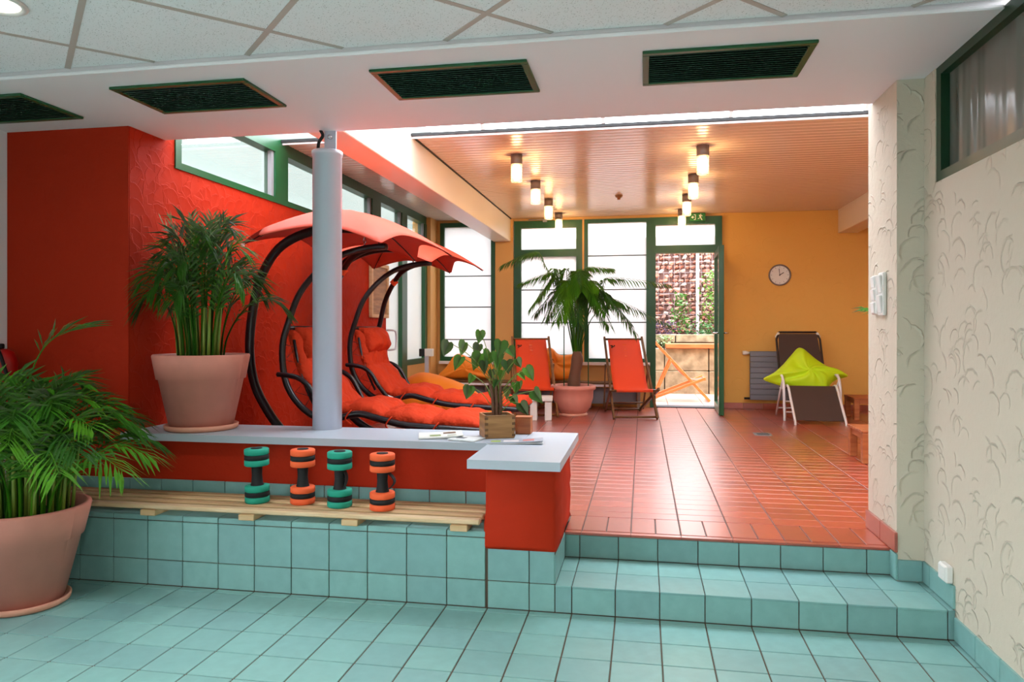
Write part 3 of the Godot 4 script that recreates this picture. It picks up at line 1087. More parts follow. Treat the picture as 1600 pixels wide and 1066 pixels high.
# ---------------------------------------------------------------- outside
func build_outside():
	var g := setting("ground", "plain ground outside the building", "ground")
	part_box("soil", Vector3(-30, -0.3, 10.2), Vector3(30, 0.19, 40), M.ground, g)
	part_box("soil", Vector3(-30, -0.3, -10), Vector3(-3.97, 0.0, 10.2), M.ground, g)
	part_box("soil", Vector3(3.6, -0.3, -10), Vector3(30, 0.0, 10.2), M.ground, g)
	part_box("soil", Vector3(-30, -0.3, -30), Vector3(30, 0.0, -2.7), M.ground, g)
	var p := setting("floor_terrace", "pinkish paving slabs of the terrace outside the door", "paving")
	for i in range(-8, 9):
		for j in 5:
			lay_tile(p, Vector3(-0.14 + i * 0.5, 0.19, 10.21 + j * 0.48), Vector3(0.36 + i * 0.5, 0.24, 10.69 + j * 0.48), 1, [M.paving], 0.008, "slab")
	var w := setting("wall_planter", "weathered concrete retaining wall with an orange coping outside", "wall")
	for i in range(-6, 8):
		part_box("block", Vector3(-0.35 + i * 0.72, 0.19, 12.4), Vector3(0.355 + i * 0.72, 0.62, 12.6), M.concrete, w, 0.01)
		part_box("block", Vector3(-0.35 + i * 0.72, 0.625, 12.42), Vector3(0.355 + i * 0.72, 1.0, 12.6), M.concrete, w, 0.01)
		part_box("block", Vector3(-0.15 + i * 0.72, 1.09, 12.85), Vector3(0.555 + i * 0.72, 1.23, 13.0), M.concrete, w, 0.01)
	part_box("coping", Vector3(0.38, 1.0, 12.34), Vector3(5.3, 1.08, 12.75), M.teak, w, 0.008)
	part_box("bed", Vector3(-4.7, 0.19, 12.6), Vector3(5.3, 0.98, 14.2), M.soil, w)
	part_box("bed", Vector3(-4.7, 0.98, 12.9), Vector3(5.3, 1.2, 14.2), M.soil, w)
	# gabion: stones behind a wire grid
	var gb := setting("wall_gabion", "wire gabion wall filled with pinkish rubble stones outside", "wall")
	part_box("core", Vector3(-4.0, 0.98, 14.3), Vector3(5.3, 3.1, 14.9), M.gabion_fill, gb)
	var shapes := []
	for k in 5:
		var st := new_st()
		var pts := []
		for q in 10:
			pts.append(Vector3(rng.randfn(0, 1), rng.randfn(0, 1), rng.randfn(0, 1)).normalized() * rng.randf_range(0.8, 1.1))
		var hull := convex(pts)
		for f in hull:
			tri_out(st, f[0], f[1], f[2], Vector3.ZERO)
		shapes.append(finish(st))
	var y := 1.02
	while y < 3.05:
		var x := -0.35 + rng.randf() * 0.1
		while x < 2.1:
			var sx := rng.randf_range(0.055, 0.1)
			var sy := rng.randf_range(0.04, 0.06)
			var o := put("stone", shapes[rng.randi() % 5], M.stone[rng.randi() % 5], gb, v(x, y + rng.randf_range(-0.01, 0.01), 14.26))
			o.scale = Vector3(sx, sy, 0.07)
			o.rotation.z = rng.randf_range(-0.3, 0.3)
			x += sx * 1.75
		y += 0.088
	for i in 26:
		var st := new_st()
		add_tube(st, [v(-0.4 + i * 0.1, 1.0, 14.17), v(-0.4 + i * 0.1, 3.05, 14.17)], 0.004, 5)
		obj("wire", st, M.wire, gb)
	for i in 11:
		var st := new_st()
		add_tube(st, [v(-0.4, 1.0 + i * 0.2, 14.165), v(2.1, 1.0 + i * 0.2, 14.165)], 0.004, 5)
		obj("wire", st, M.wire, gb)
	part_box("steel_post", Vector3(1.0, 0.98, 14.08), Vector3(1.05, 3.1, 14.13), M.white_metal, gb)
	var tr := thing("planter_trough", "grey concrete trough outside behind the frosted window", "planter", v(-1.25, 0.24, 10.62))
	var ts := new_st()
	add_box(ts, Vector3(0, 0.5, 0), Vector3(1.1, 1.0, 0.5), 0.02)
	obj("trough", ts, M.concrete, tr)
	ts = new_st()
	add_box(ts, Vector3(0, 1.005, 0), Vector3(1.0, 0.02, 0.4), 0.0)
	obj("soil", ts, M.soil, tr)
	# planting on the wall
	bush("bush", "leafy green bush on the terrace wall beside the open door", v(1.32, 1.25, 13.6), Vector3(0.36, 0.55, 0.26), 620, M.shrub[1], 0.07, "bush")
	bush("bush", "loose lower green bush behind the open door", v(0.68, 1.25, 13.6), Vector3(0.24, 0.36, 0.22), 300, M.shrub[0], 0.07, "bush")
	bush("ground_plant", "low grey-green plants along the top of the terrace wall", v(1.1, 1.2, 13.2), Vector3(0.4, 0.1, 0.12), 240, M.shrub[2], 0.05, "plant")
	bush("ground_plant", "dark purple low plants at the foot of the gabion", v(0.35, 1.2, 13.25), Vector3(0.32, 0.12, 0.12), 240, M.shrub[3], 0.05, "plant")
	bush("ground_plant", "pale green cushion plant on the terrace wall corner", v(0.38, 1.0, 12.78), Vector3(0.16, 0.1, 0.08), 160, M.shrub[4], 0.04, "plant")
	# neighbouring court seen through the strip of glass on the left
	var c := setting("wall_court", "pale grey-green wall of the neighbouring hall behind the glass", "wall")
	part_box("facade", Vector3(-6.2, 0.0, 3.9), Vector3(-6.0, 7.0, 30.0), M.court, c)
	part_box("cornice", Vector3(-6.0, 3.3, 3.9), Vector3(-5.8, 3.42, 30.0), M.white_paint, c)
	part_box("rail", Vector3(-5.98, 2.9, 8.0), Vector3(-5.94, 2.95, 14.0), M.court, c)
	part_box("end", Vector3(-6.2, 0.0, 3.9), Vector3(-3.15, 3.9, 4.05), M.court, c)


func convex(pts: Array) -> Array:
	var out := []
	var n := pts.size()
	for i in n:
		for j in range(i + 1, n):
			for k in range(j + 1, n):
				var a: Vector3 = pts[i]
				var nn: Vector3 = (pts[j] - a).cross(pts[k] - a)
				var pos := 0
				var neg := 0
				for q in n:
					if q == i or q == j or q == k:
						continue
					if nn.dot(pts[q] - a) > 0:
						pos += 1
					else:
						neg += 1
				if pos == 0 or neg == 0:
					out.append([pts[i], pts[j], pts[k]])
	return out


func bush(called: String, label: String, at: Vector3, half: Vector3, n: int, m: Material, leaf: float, cat: String):
	var t := thing(called, label, cat, at)
	var st := new_st()
	for k in n:
		var p := Vector3(rng.randfn(0, 0.5), rng.randf(), rng.randfn(0, 0.5))
		p = Vector3(clampf(p.x, -1, 1) * half.x * sqrt(1.05 - p.y * 0.6), p.y * half.y * 2, clampf(p.z, -1, 1) * half.z)
		var dir := Vector3(rng.randfn(0, 1), rng.randf_range(-0.2, 1), rng.randfn(0, 1)).normalized()
		var side := dir.cross(Vector3(rng.randfn(0, 1), rng.randfn(0, 1), rng.randfn(0, 1))).normalized() * leaf * 0.3
		var tip := p + dir * leaf
		var mid := p + dir * leaf * 0.5
		tri(st, p, mid + side, tip)
		tri(st, p, tip, mid - side)
	var o := obj("foliage", st, m, t)
	o.set_meta("kind", "stuff")
	st = new_st()
	for k in 7:
		add_tube(st, [Vector3(0, -0.02, 0), Vector3(rng.randfn(0, 0.4) * half.x, half.y * 0.8, rng.randfn(0, 0.4) * half.z), Vector3(rng.randfn(0, 0.6) * half.x, half.y * 1.5, rng.randfn(0, 0.6) * half.z)], 0.006, 5)
	obj("twigs", st, M.trunk, t)


# ---------------------------------------------------------------- lamps, grilles and other fixtures
func build_fixtures():
	# two rows of cylindrical ceiling lamps
	var spots := []
	for d in [6.32, 7.48, 8.54, 9.6]:
		spots.append([-1.1, d, "left"])
	for d in [6.29, 7.45, 8.54, 9.58]:
		spots.append([0.5, d, "right"])
	var order := ["nearest", "second", "third", "farthest"]
	for i in spots.size():
		var s: Array = spots[i]
		var t := thing("ceiling_lamp", "%s cylindrical glass ceiling lamp of the %s row" % [order[i % 4], s[2]], "lamp", v(s[0], CEIL_UP, s[1]), 0.0, "cylindrical lamps on the slatted ceiling")
		var st := new_st(true)
		add_lathe(st, [Vector2(0.0, 0.0), Vector2(0.052, 0.0), Vector2(0.052, -0.085), Vector2(0.0, -0.085)], 20)
		obj("cap", st, M.lamp_body, t)
		st = new_st(true)
		add_lathe(st, [Vector2(0.05, -0.085), Vector2(0.05, -0.235), Vector2(0.046, -0.24), Vector2(0.0, -0.24)], 20)
		var shade := obj("glass_shade", st, M.clear_shade, t)
		st = new_st(true)
		add_lathe(st, [Vector2(0.0, -0.085), Vector2(0.03, -0.09), Vector2(0.034, -0.12), Vector2(0.034, -0.2), Vector2(0.02, -0.225), Vector2(0.0, -0.228)], 16)
		obj("bulb", st, M.bulb, shade)
		var l := OmniLight3D.new()
		l.name = "lamp_light"
		l.light_color = Color(1.0, 0.8, 0.55)
		l.light_energy = LAMP
		l.light_size = 0.03
		l.omni_range = 12.0
		l.omni_attenuation = 2.0
		l.shadow_enabled = true
		l.position = Vector3(0, -0.15, 0)
		t.add_child(l)
	# recessed downlights in the acoustic ceiling
	var downs := [[-2.36, 2.3], [-0.7, 1.7], [0.5, 1.5], [-2.6, 0.4], [-1.0, -0.4], [0.5, -1.2], [-2.6, -1.4]]
	var where := ["at the top left corner", "over the middle of the room", "near the right wall", "near the left wall", "above the viewer", "behind the viewer at the right", "behind the viewer at the left"]
	for i in downs.size():
		var q: Array = downs[i]
		var t := thing("downlight", "round recessed ceiling downlight " + where[i], "lamp", v(q[0], 2.535, q[1]), 0.0, "round downlights in the acoustic ceiling")
		var st := new_st(true)
		add_lathe(st, [Vector2(0.078, 0.001), Vector2(0.1, 0.0), Vector2(0.102, -0.006), Vector2(0.092, -0.012), Vector2(0.078, -0.006), Vector2(0.078, 0.001)], 28)
		obj("ring", st, M.white_metal, t)
		st = new_st()
		add_lathe(st, [Vector2(0.0, -0.003), Vector2(0.078, -0.003)], 24)
		obj("lamp_glass", st, M.down_glow, t)
		var l := SpotLight3D.new()
		l.name = "downlight_beam"
		l.light_color = Color(1.0, 0.97, 0.92)
		l.light_energy = DOWN
		l.light_size = 0.07
		l.spot_angle = 58.0
		l.spot_angle_attenuation = 1.0
		l.spot_range = 9.0
		l.spot_attenuation = 2.0
		l.shadow_enabled = true
		l.position = Vector3(0, -0.02, 0)
		l.rotation.x = -PI / 2
		t.add_child(l)
	# the photographer's lamp, beside the camera
	var pl := thing("studio_lamp", "photographer's lamp on a stand beside the viewer", "lamp", v(-0.45, 0.0, -0.12))
	var sp := new_st(true)
	add_tube(sp, [Vector3(0, 0, 0), Vector3(0, 1.1, 0)], 0.012, 8)
	obj("pole", sp, M.dark_metal, pl)
	sp = new_st()
	add_box(sp, Vector3(0, 1.2, 0.06), Vector3(0.16, 0.16, 0.1), 0.01)
	obj("housing", sp, M.dark_metal, pl)
	sp = new_st()
	add_box(sp, Vector3(0, 1.2, 0.004), Vector3(0.14, 0.14, 0.006))
	obj("lamp_glass", sp, M.down_glow, pl)
	var fl := AreaLight3D.new()
	fl.name = "studio_light"
	fl.area_size = Vector2(0.14, 0.14)
	fl.light_color = Color(1.0, 0.98, 0.95)
	fl.light_energy = FLASH
	fl.area_range = 20.0
	fl.shadow_enabled = true
	fl.position = Vector3(0, 1.2, -0.004)
	pl.add_child(fl)
	pl.rotation.y = deg_to_rad(24)
	# air grilles
	var vents := [[-3.78, -3.07, "at the left edge of the soffit"], [-2.57, -1.85, "above the red wall"], [-1.23, -0.5, "in the middle of the soffit"], [0.0, 0.71, "nearest the right window"]]
	for i in vents.size():
		var q: Array = vents[i]
		var x0: float = maxf(q[0], -3.765)
		var x1: float = q[1]
		var t := thing("air_grille", "dark green louvred air grille " + q[2], "grille", v((x0 + x1) / 2, SOFFIT_Y, 3.34), 0.0, "air grilles in the soffit")
		var hw := (x1 - x0) / 2
		var hd := 0.21
		for f in [[Vector3(0, -0.006, hd - 0.015), Vector3(hw * 2, 0.014, 0.03)], [Vector3(0, -0.006, -hd + 0.015), Vector3(hw * 2, 0.014, 0.03)], [Vector3(hw - 0.015, -0.006, 0), Vector3(0.03, 0.014, hd * 2 - 0.06)], [Vector3(-hw + 0.015, -0.006, 0), Vector3(0.03, 0.014, hd * 2 - 0.06)]]:
			var st := new_st()
			add_box(st, f[0], f[1], 0.003)
			obj("frame", st, M.green, t)
		var st2 := new_st()
		add_box(st2, Vector3(0, -0.0015, 0), Vector3(hw * 2 - 0.06, 0.002, hd * 2 - 0.06))
		obj("backing", st2, M.black_hole, t)
		for k in 14:
			var st := new_st()
			add_box(st, Vector3(0, -0.008, -hd + 0.042 + k * 0.0258), Vector3(hw * 2 - 0.06, 0.0025, 0.017), 0.0, Basis(Vector3.RIGHT, 0.6))
			obj("louvre", st, M.green_dark, t)
	# steel column with its bracket
	var t := thing("column", "round grey steel column standing on the counter", "column", v(-1.86, 0.73, 4.07))
	var st := new_st(true)
	add_lathe(st, [Vector2(0.0, 0.0), Vector2(0.086, 0.0), Vector2(0.086, 1.63), Vector2(0.091, 1.632), Vector2(0.091, 1.655), Vector2(0.086, 1.66), Vector2(0.0, 1.66)], 40)
	obj("shaft", st, M.steel, t)
	st = new_st()
	add_box(st, Vector3(0.02, 1.735, 0), Vector3(0.075, 0.16, 0.012), 0.002)
	obj("bracket", st, M.steel, t)
	st = new_st(true)
	add_tube(st, [Vector3(0.025, 1.74, 0.0), Vector3(0.025, 1.74, 0.03)], 0.013, 8)
	obj("bolt", st, M.chrome, t)
	st = new_st(true)
	add_tube(st, smooth_path([Vector3(-0.05, 1.65, 0.02), Vector3(-0.045, 1.71, 0.02), Vector3(-0.02, 1.75, 0.02), Vector3(-0.035, 1.785, 0.02)], 5), 0.01, 7)
	obj("cable", st, M.dark_metal, t)
	# clock
	t = thing("wall_clock", "round white wall clock with dark rim on the yellow wall", "clock", v(1.775, 2.034, 9.998))
	st = new_st(true)
	add_lathe(st, [Vector2(0.13, 0.0), Vector2(0.14, 0.0), Vector2(0.142, 0.025), Vector2(0.132, 0.034), Vector2(0.124, 0.028), Vector2(0.122, 0.012)], 40, Vector3.ZERO, Basis(Vector3.RIGHT, PI / 2))
	obj("rim", st, M.lamp_body, t)
	st = new_st()
	add_lathe(st, [Vector2(0.126, 0.012), Vector2(0.0, 0.012)], 40, Vector3.ZERO, Basis(Vector3.RIGHT, PI / 2))
	var dial := obj("dial", st, M.paper, t)
	for k in 12:
		var a := TAU * k / 12
		st = new_st()
		add_box(st, Vector3(sin(a) * 0.105, cos(a) * 0.105, 0.0135), Vector3(0.006, 0.016, 0.002), 0.0, Basis(Vector3.BACK, -a))
		obj("hour_mark", st, M.grey_plastic, dial)
	for hnd in [[deg_to_rad(-6.0), 0.085, 0.007], [deg_to_rad(57.0), 0.06, 0.009]]:
		st = new_st()
		var tip: Vector3 = Vector3(sin(hnd[0]), cos(hnd[0]), 0) * hnd[1]
		add_bar(st, Vector3(0, 0, 0.016) - tip * 0.15, tip + Vector3(0, 0, 0.016), hnd[2], 0.002, 0.0, Vector3.BACK)
		obj("hand", st, M.black_foam, t)
	# exit sign
	t = thing("exit_sign", "green emergency exit sign with a running figure above the door", "sign", v(0.72, 2.755, 9.9))
	st = new_st()
	add_box(st, Vector3(0, 0.055, 0), Vector3(0.2, 0.105, 0.03), 0.004)
	obj("panel", st, M.exit_green, t)
	var marks := [
		[[0.035, 0.083], [0.047, 0.092], [0.042, 0.1], [0.03, 0.094]],
		[[0.015, 0.085], [0.037, 0.08], [0.045, 0.06], [0.03, 0.05], [0.022, 0.066]],
		[[0.03, 0.052], [0.043, 0.055], [0.05, 0.035], [0.062, 0.015], [0.052, 0.013], [0.038, 0.035]],
		[[0.028, 0.053], [0.022, 0.035], [0.003, 0.028], [0.002, 0.036], [0.016, 0.04], [0.022, 0.054]],
		[[0.04, 0.075], [0.058, 0.066], [0.064, 0.07], [0.045, 0.083]],
		[[-0.05, 0.02], [-0.025, 0.02], [-0.025, 0.09], [-0.05, 0.09], [-0.05, 0.083], [-0.032, 0.083], [-0.032, 0.027], [-0.05, 0.027]],
		[[-0.085, 0.055], [-0.06, 0.075], [-0.06, 0.06], [-0.045, 0.06], [-0.045, 0.05], [-0.06, 0.05], [-0.06, 0.035]],
	]
	st = new_st()
	for mk in marks:
		var poly := []
		for q in mk:
			poly.append(Vector2(q[0], q[1]))
		add_prism(st, poly, Vector3(0, 0, 0.0152), Vector3.RIGHT, Vector3.UP, Vector3(0, 0, 0.001))
	var pic := obj("pictogram", st, M.white_plastic, t)
	pic.set_meta("label", "white running figure and arrow")
	# flat radiator under the clock
	t = thing("radiator", "flat grey panel radiator on the yellow wall behind the lounger", "radiator", v(1.69, 0.39, 9.93))
	for k in 9:
		st = new_st()
		add_box(st, Vector3(0, 0.036 + k * 0.0715, 0), Vector3(0.6, 0.069, 0.045), 0.005)
		obj("panel", st, M.radiator, t)
	st = new_st()
	add_box(st, Vector3(0, 0.32, -0.03), Vector3(0.5, 0.5, 0.03))
	obj("bracket", st, M.radiator, t)
	st = new_st(true)
	add_tube(st, [Vector3(-0.3, 0.62, 0), Vector3(-0.35, 0.62, 0), Vector3(-0.39, 0.62, 0)], [0.012, 0.028, 0.026], 12)
	obj("valve", st, M.white_plastic, t)
	st = new_st(true)
	add_tube(st, [Vector3(-0.3, 0.02, 0), Vector3(-0.37, 0.02, 0)], 0.014, 8)
	obj("pipe", st, M.dark_metal, t)
	# switches on the cream wall end
	for k in 2:
		t = thing("light_switch", ["tall white switch strip on the cream wall end, the left one", "tall white switch strip on the cream wall end, the right one"][k], "switch", v(1.186, 1.5, [3.995, 3.89][k]), 0.0, "switch strips on the cream wall end")
		st = new_st()
		add_box(st, Vector3(-0.006, 0, 0), Vector3(0.018, [0.2, 0.215][k], 0.078), 0.004)
		obj("plate", st, M.white_plastic, t)
		for q in 3 - k:
			st = new_st()
			add_box(st, Vector3(-0.018, [-0.066 + q * 0.066, -0.05 + q * 0.1][k], 0), Vector3(0.012, [0.056, 0.09][k], 0.05), 0.003, Basis(Vector3.BACK, 0.1))
			obj("rocker", st, M.white_plastic, t)
	t = thing("wall_socket", "small white socket box low on the right wall", "socket", v(1.308, 0.27, 3.42))
	st = new_st()
	add_box(st, Vector3(-0.014, 0, 0), Vector3(0.032, 0.075, 0.085), 0.006)
	obj("box", st, M.white_plastic, t)
	st = new_st()
	add_box(st, Vector3(-0.031, 0.0, 0.0), Vector3(0.004, 0.06, 0.068), 0.0015)
	obj("lid", st, M.white_plastic, t)
	# floor drain
	t = thing("floor_drain", "small square metal drain cover in the red floor", "drain", v(1.19, 0.262, 7.62))
	st = new_st()
	add_box(st, Vector3(0, 0.002, 0), Vector3(0.17, 0.004, 0.2), 0.001)
	obj("plate", st, M.grey_plastic, t)
	for k in 5:
		st = new_st()
		add_box(st, Vector3(0, 0.0045, -0.06 + k * 0.03), Vector3(0.12, 0.002, 0.01))
		obj("slot", st, M.dark_metal, t)
	# detector on the slatted ceiling
	t = thing("smoke_detector", "small round detector on the slatted ceiling", "detector", v(-0.27, CEIL_UP, 8.45))
	st = new_st(true)
	add_lathe(st, [Vector2(0, 0), Vector2(0.045, 0), Vector2(0.04, -0.02), Vector2(0.02, -0.03), Vector2(0.018, -0.05), Vector2(0, -0.05)], 16)
	obj("body", st, M.brown_wood, t)
	# door closer above the second window
	t = thing("window_closer", "thin metal window stay above the green window frame", "fitting", v(-1.36, 2.83, 9.93))
	st = new_st(true)
	add_tube(st, [Vector3(-0.2, 0.012, 0), Vector3(0.05, 0.012, 0)], 0.008, 6)
	obj("rod", st, M.grey_plastic, t)
	st = new_st()
	add_box(st, Vector3(0.03, -0.005, 0), Vector3(0.06, 0.04, 0.03), 0.003)
	obj("knuckle", st, M.grey_plastic, t)


const LAMP := 0.16
const DOWN := 1.6
const FLASH := 1.3


# ---------------------------------------------------------------- furniture
func mirror_z(pts: Array) -> Array:
	var out := []
	for p in pts:
		out.append(Vector3(p.x, p.y, -p.z))
	return out


# quilted pad along a side profile of Vector2(x, y), width across z
func add_pad(st: SurfaceTool, prof: Array, half_w: float, thick: float, seams: float, phase := 0.0):
	var path := []
	for p in prof:
		path.append(Vector3(p.x, p.y, 0))
	path = smooth_path(path, 10)
	var nc := 15
	var total := 0.0
	var along := [0.0]
	for i in range(1, path.size()):
		total += path[i].distance_to(path[i - 1])
		along.append(total)
	var top := []
	var low := []
	for i in path.size():
		var t: Vector3 = (path[mini(i + 1, path.size() - 1)] - path[maxi(i - 1, 0)]).normalized()
		var n := Vector3(-t.y, t.x, 0)
		var a: float = along[i]
		var bulge := pow(absf(sin(PI * a / seams + phase)), 0.45)
		var end := clampf(minf(a, total - a) / 0.035, 0.0, 1.0)
		var rt := []
		var rl := []
		for j in nc:
			var s := -1.0 + 2.0 * j / (nc - 1)
			var edge := pow(maxf(1.0 - pow(absf(s), 6.0), 0.0), 0.5)
			var wr := 0.006 * sin(s * 9.0 + a * 23.0) + 0.004 * sin(a * 51.0 - s * 4.0)
			var z := s * half_w * (1.0 + 0.012 * sin(a * 30.0))
			rt.append(path[i] + n * (thick * (0.35 + 0.65 * bulge * (0.75 + 0.25 * sqrt(absf(sin(s * PI * 1.5))))) * edge * sqrt(end) + wr * edge) + Vector3(0, 0, z))
			rl.append(path[i] - n * (thick * 0.25 * edge * sqrt(end)) + Vector3(0, 0, z))
		top.append(rt)
		low.append(rl)
	for i in path.size() - 1:
		for j in nc - 1:
			var o: Vector3 = (path[i] + path[i + 1]) / 2 + Vector3(0, 0, (top[i][j].z + top[i][j + 1].z) / 2)
			quad_out(st, top[i][j], top[i + 1][j], top[i + 1][j + 1], top[i][j + 1], o - (top[i][j] - o).normalized() * 0.0)
			quad_out(st, low[i][j], low[i + 1][j], low[i + 1][j + 1], low[i][j + 1], top[i][j])


# soft bag: outline seen from the front, blown up on both sides
func add_puff(st: SurfaceTool, outline: Array, thick: float, wrinkle := 0.02, power := 0.55, sd := 1.0):
	var c := Vector2.ZERO
	for p in outline:
		c += p
	c /= outline.size()
	var ring := []
	var n := outline.size()
	for i in n:
		for k in 5:
			ring.append(outline[i].cubic_interpolate(outline[(i + 1) % n], outline[(i - 1 + n) % n], outline[(i + 2) % n], k / 5.0) if k else outline[i])
	var nr := 9
	var m := ring.size()
	for side in [-1.0, 1.0]:
		var g := []
		for r in nr + 1:
			var s := float(r) / nr
			var row := []
			for k in m:
				var q: Vector2 = c + (ring[k] - c) * s
				var h := thick / 2 * pow(maxf(1.0 - s * s, 0.0), power)
				h += wrinkle * (1.0 - s) * s * 4.0 * (sin(k * TAU / m * 5.0 + sd * 3.0 + s * 4.0) * 0.6 + sin(k * TAU / m * 9.0 - sd + s * 7.0) * 0.4) * side
				row.append(Vector3(q.x, q.y, side * maxf(h, 0.002)))
			g.append(row)
		for r in nr:
			for k in m:
				var k2 := (k + 1) % m
				var o := Vector3(g[r][k].x, g[r][k].y, -side)
				if r == 0:
					tri_out(st, g[0][0], g[1][k], g[1][k2], o)
				else:
					quad_out(st, g[r][k], g[r + 1][k], g[r + 1][k2], g[r][k2], o)
		if side > 0:
			for k in m:
				var k2 := (k + 1) % m
				var a: Vector3 = g[nr][k]
				var b: Vector3 = g[nr][k2]
				quad_out(st, a, b, Vector3(b.x, b.y, -b.z), Vector3(a.x, a.y, -a.z), Vector3(c.x, c.y, 0))


func make_swing(label: String, at: Vector3) -> Node3D:
	var t := thing("hanging_lounger", label, "lounger", at, 0.0, "hanging loungers with red canopies")
	# stand
	var st := new_st(true)
	var c := [Vector2(-0.05, 0.05), Vector2(-0.4, 0.16), Vector2(-0.6, 0.3), Vector2(-0.746, 0.475), Vector2(-0.85, 0.68), Vector2(-0.885, 0.94), Vector2(-0.85, 1.25), Vector2(-0.775, 1.48), Vector2(-0.625, 1.67), Vector2(-0.36, 1.77), Vector2(-0.013, 1.772), Vector2(0.06, 1.762)]
	var pts := []
	for p in c:
		pts.append(Vector3(p.x, p.y, 0))
	add_tube(st, smooth_path(pts, 6), 0.033, 14)
	obj("stand_arm", st, M.black_frame, t)
	for q in [[Vector3(-0.8, 0.032, 0), Vector3(0.8, 0.032, 0)], [Vector3(-0.72, 0.032, -0.5), Vector3(-0.72, 0.032, 0.5)], [Vector3(0.72, 0.032, -0.5), Vector3(0.72, 0.032, 0.5)]]:
		st = new_st(true)
		add_tube(st, q, 0.03, 10)
		obj("base_tube", st, M.black_frame, t)
	# hook and chain
	for k in 4:
		st = new_st(true)
		var ring := []
		for q in 10:
			var a := TAU * q / 10
			ring.append(Vector3(cos(a) * 0.009, 1.742 - k * 0.026 + sin(a) * 0.018, 0) if k % 2 == 0 else Vector3(0, 1.742 - k * 0.026 + sin(a) * 0.018, cos(a) * 0.009))
		add_tube(st, ring, 0.0035, 6, true)
		obj("chain_link", st, M.chrome, t)
	# seat frame, one tube each side, joined at the hook
	var side := [Vector3(0.16, 1.645, 0.012), Vector3(0.0, 1.628, 0.03), Vector3(-0.144, 1.572, 0.1), Vector3(-0.262, 1.46, 0.19), Vector3(-0.36, 1.31, 0.26), Vector3(-0.42, 1.12, 0.3), Vector3(-0.462, 0.952, 0.31), Vector3(-0.452, 0.756, 0.31), Vector3(-0.4, 0.626, 0.31), Vector3(-0.307, 0.523, 0.31), Vector3(-0.2, 0.465, 0.31), Vector3(-0.09, 0.462, 0.31), Vector3(0.0, 0.485, 0.31), Vector3(0.097, 0.5, 0.31), Vector3(0.223, 0.47, 0.31), Vector3(0.414, 0.431, 0.31), Vector3(0.7, 0.415, 0.31), Vector3(1.0, 0.4, 0.3)]
	for s in 2:
		st = new_st(true)
		add_tube(st, smooth_path(side if s == 0 else mirror_z(side), 4), 0.0225, 10)
		obj("seat_frame", st, M.black_frame, t)
		var arm := [Vector3(-0.485, 0.757, 0.335), Vector3(-0.4, 0.752, 0.35), Vector3(-0.32, 0.735, 0.36), Vector3(-0.25, 0.685, 0.365), Vector3(-0.19, 0.59, 0.36), Vector3(-0.12, 0.48, 0.325)]
		st = new_st(true)
		add_tube(st, smooth_path(arm if s == 0 else mirror_z(arm), 5), 0.0175, 9)
		obj("armrest", st, M.black_frame, t)
		var inner := [Vector3(-0.4, 0.99, 0.27), Vector3(-0.365, 0.8, 0.27), Vector3(-0.3, 0.64, 0.27), Vector3(-0.25, 0.54, 0.27)]
		st = new_st(true)
		add_tube(st, inner if s == 0 else mirror_z(inner), 0.01, 7)
		obj("inner_bar", st, M.black_frame, t)
		st = new_st()
		var lace := []
		for k in 9:
			var f := k / 8.0
			lace.append(Vector3(lerpf(-0.4, -0.26, f), lerpf(0.99, 0.55, f), 0.27) if k % 2 else Vector3(lerpf(-0.46, -0.31, f * f), lerpf(0.96, 0.53, f), 0.3))
		add_tube(st, lace if s == 0 else mirror_z(lace), 0.0025, 4)
		obj("lacing", st, M.black_frame, t)
	st = new_st(true)
	add_tube(st, [Vector3(-0.435, 1.07, -0.3), Vector3(-0.435, 1.07, 0.3)], 0.015, 8)
	obj("crossbar", st, M.black_frame, t)
	st = new_st(true)
	add_tube(st, [Vector3(1.0, 0.4, -0.3), Vector3(1.0, 0.4, 0.3)], 0.02, 8)
	obj("crossbar", st, M.black_frame, t)
	st = new_st()
	add_box(st, Vector3(-0.235, 1.49, -0.165), Vector3(0.05, 0.05, 0.05), 0.004, Basis(Vector3.BACK, 0.8))
	var warn := obj("warning_tag", st, M.foam_orange, t)
	warn.set_meta("label", "small orange tag round the tube")
	# cushion and pillow
	st = new_st(true)
	add_pad(st, [Vector2(-0.44, 1.06), Vector2(-0.4, 0.88), Vector2(-0.32, 0.7), Vector2(-0.2, 0.55), Vector2(-0.05, 0.49), Vector2(0.12, 0.495), Vector2(0.3, 0.45), Vector2(0.55, 0.43), Vector2(0.8, 0.425), Vector2(1.03, 0.405)], 0.285, 0.085, 0.335)
	var pad := obj("cushion", st, M.cushion, t)
	st = new_st(true)
	add_pad(st, [Vector2(-0.415, 1.075), Vector2(-0.375, 0.97), Vector2(-0.325, 0.86)], 0.235, 0.105, 0.26)
	obj("pillow", st, M.cushion, t)
	for k in 3:
		st = new_st(true)
		var px: float = [0.02, 0.3, 0.62][k]
		var py: float = [0.49, 0.452, 0.42][k]
		add_tube(st, smooth_path([Vector3(px, py + 0.02, 0.28), Vector3(px + 0.01, py + 0.03, 0.32), Vector3(px - 0.02, py - 0.02, 0.34), Vector3(px + 0.02, py - 0.06, 0.335)], 4), 0.006, 5)
		obj("tie", st, M.cushion, pad)
	# canopy: six ribs, scalloped edge, tilted towards the foot end
	st = new_st(true)
	var rows := []
	var nt := 120
	for r in 12:
		var f := r / 11.0
		var row := []
		for k in nt + 1:
			var th := TAU * k / nt
			var sc := pow(absf(sin(3.0 * (th + 0.14))), 0.85)
			var rad := 0.77 * (1.0 - 0.27 * sc) * maxf(f, 0.02)
			var fold := 0.1 * sc * f * (1 - f * 0.4)
			var y := 1.905 - 0.3 * pow(rad / 0.79, 1.75) - fold * 0.35
			var x := cos(th) * rad - 0.13
			row.append(Vector3(x, y - 0.062 * (x + 0.13), sin(th) * rad))
		rows.append(row)
	add_sheet(st, rows, 0.004)
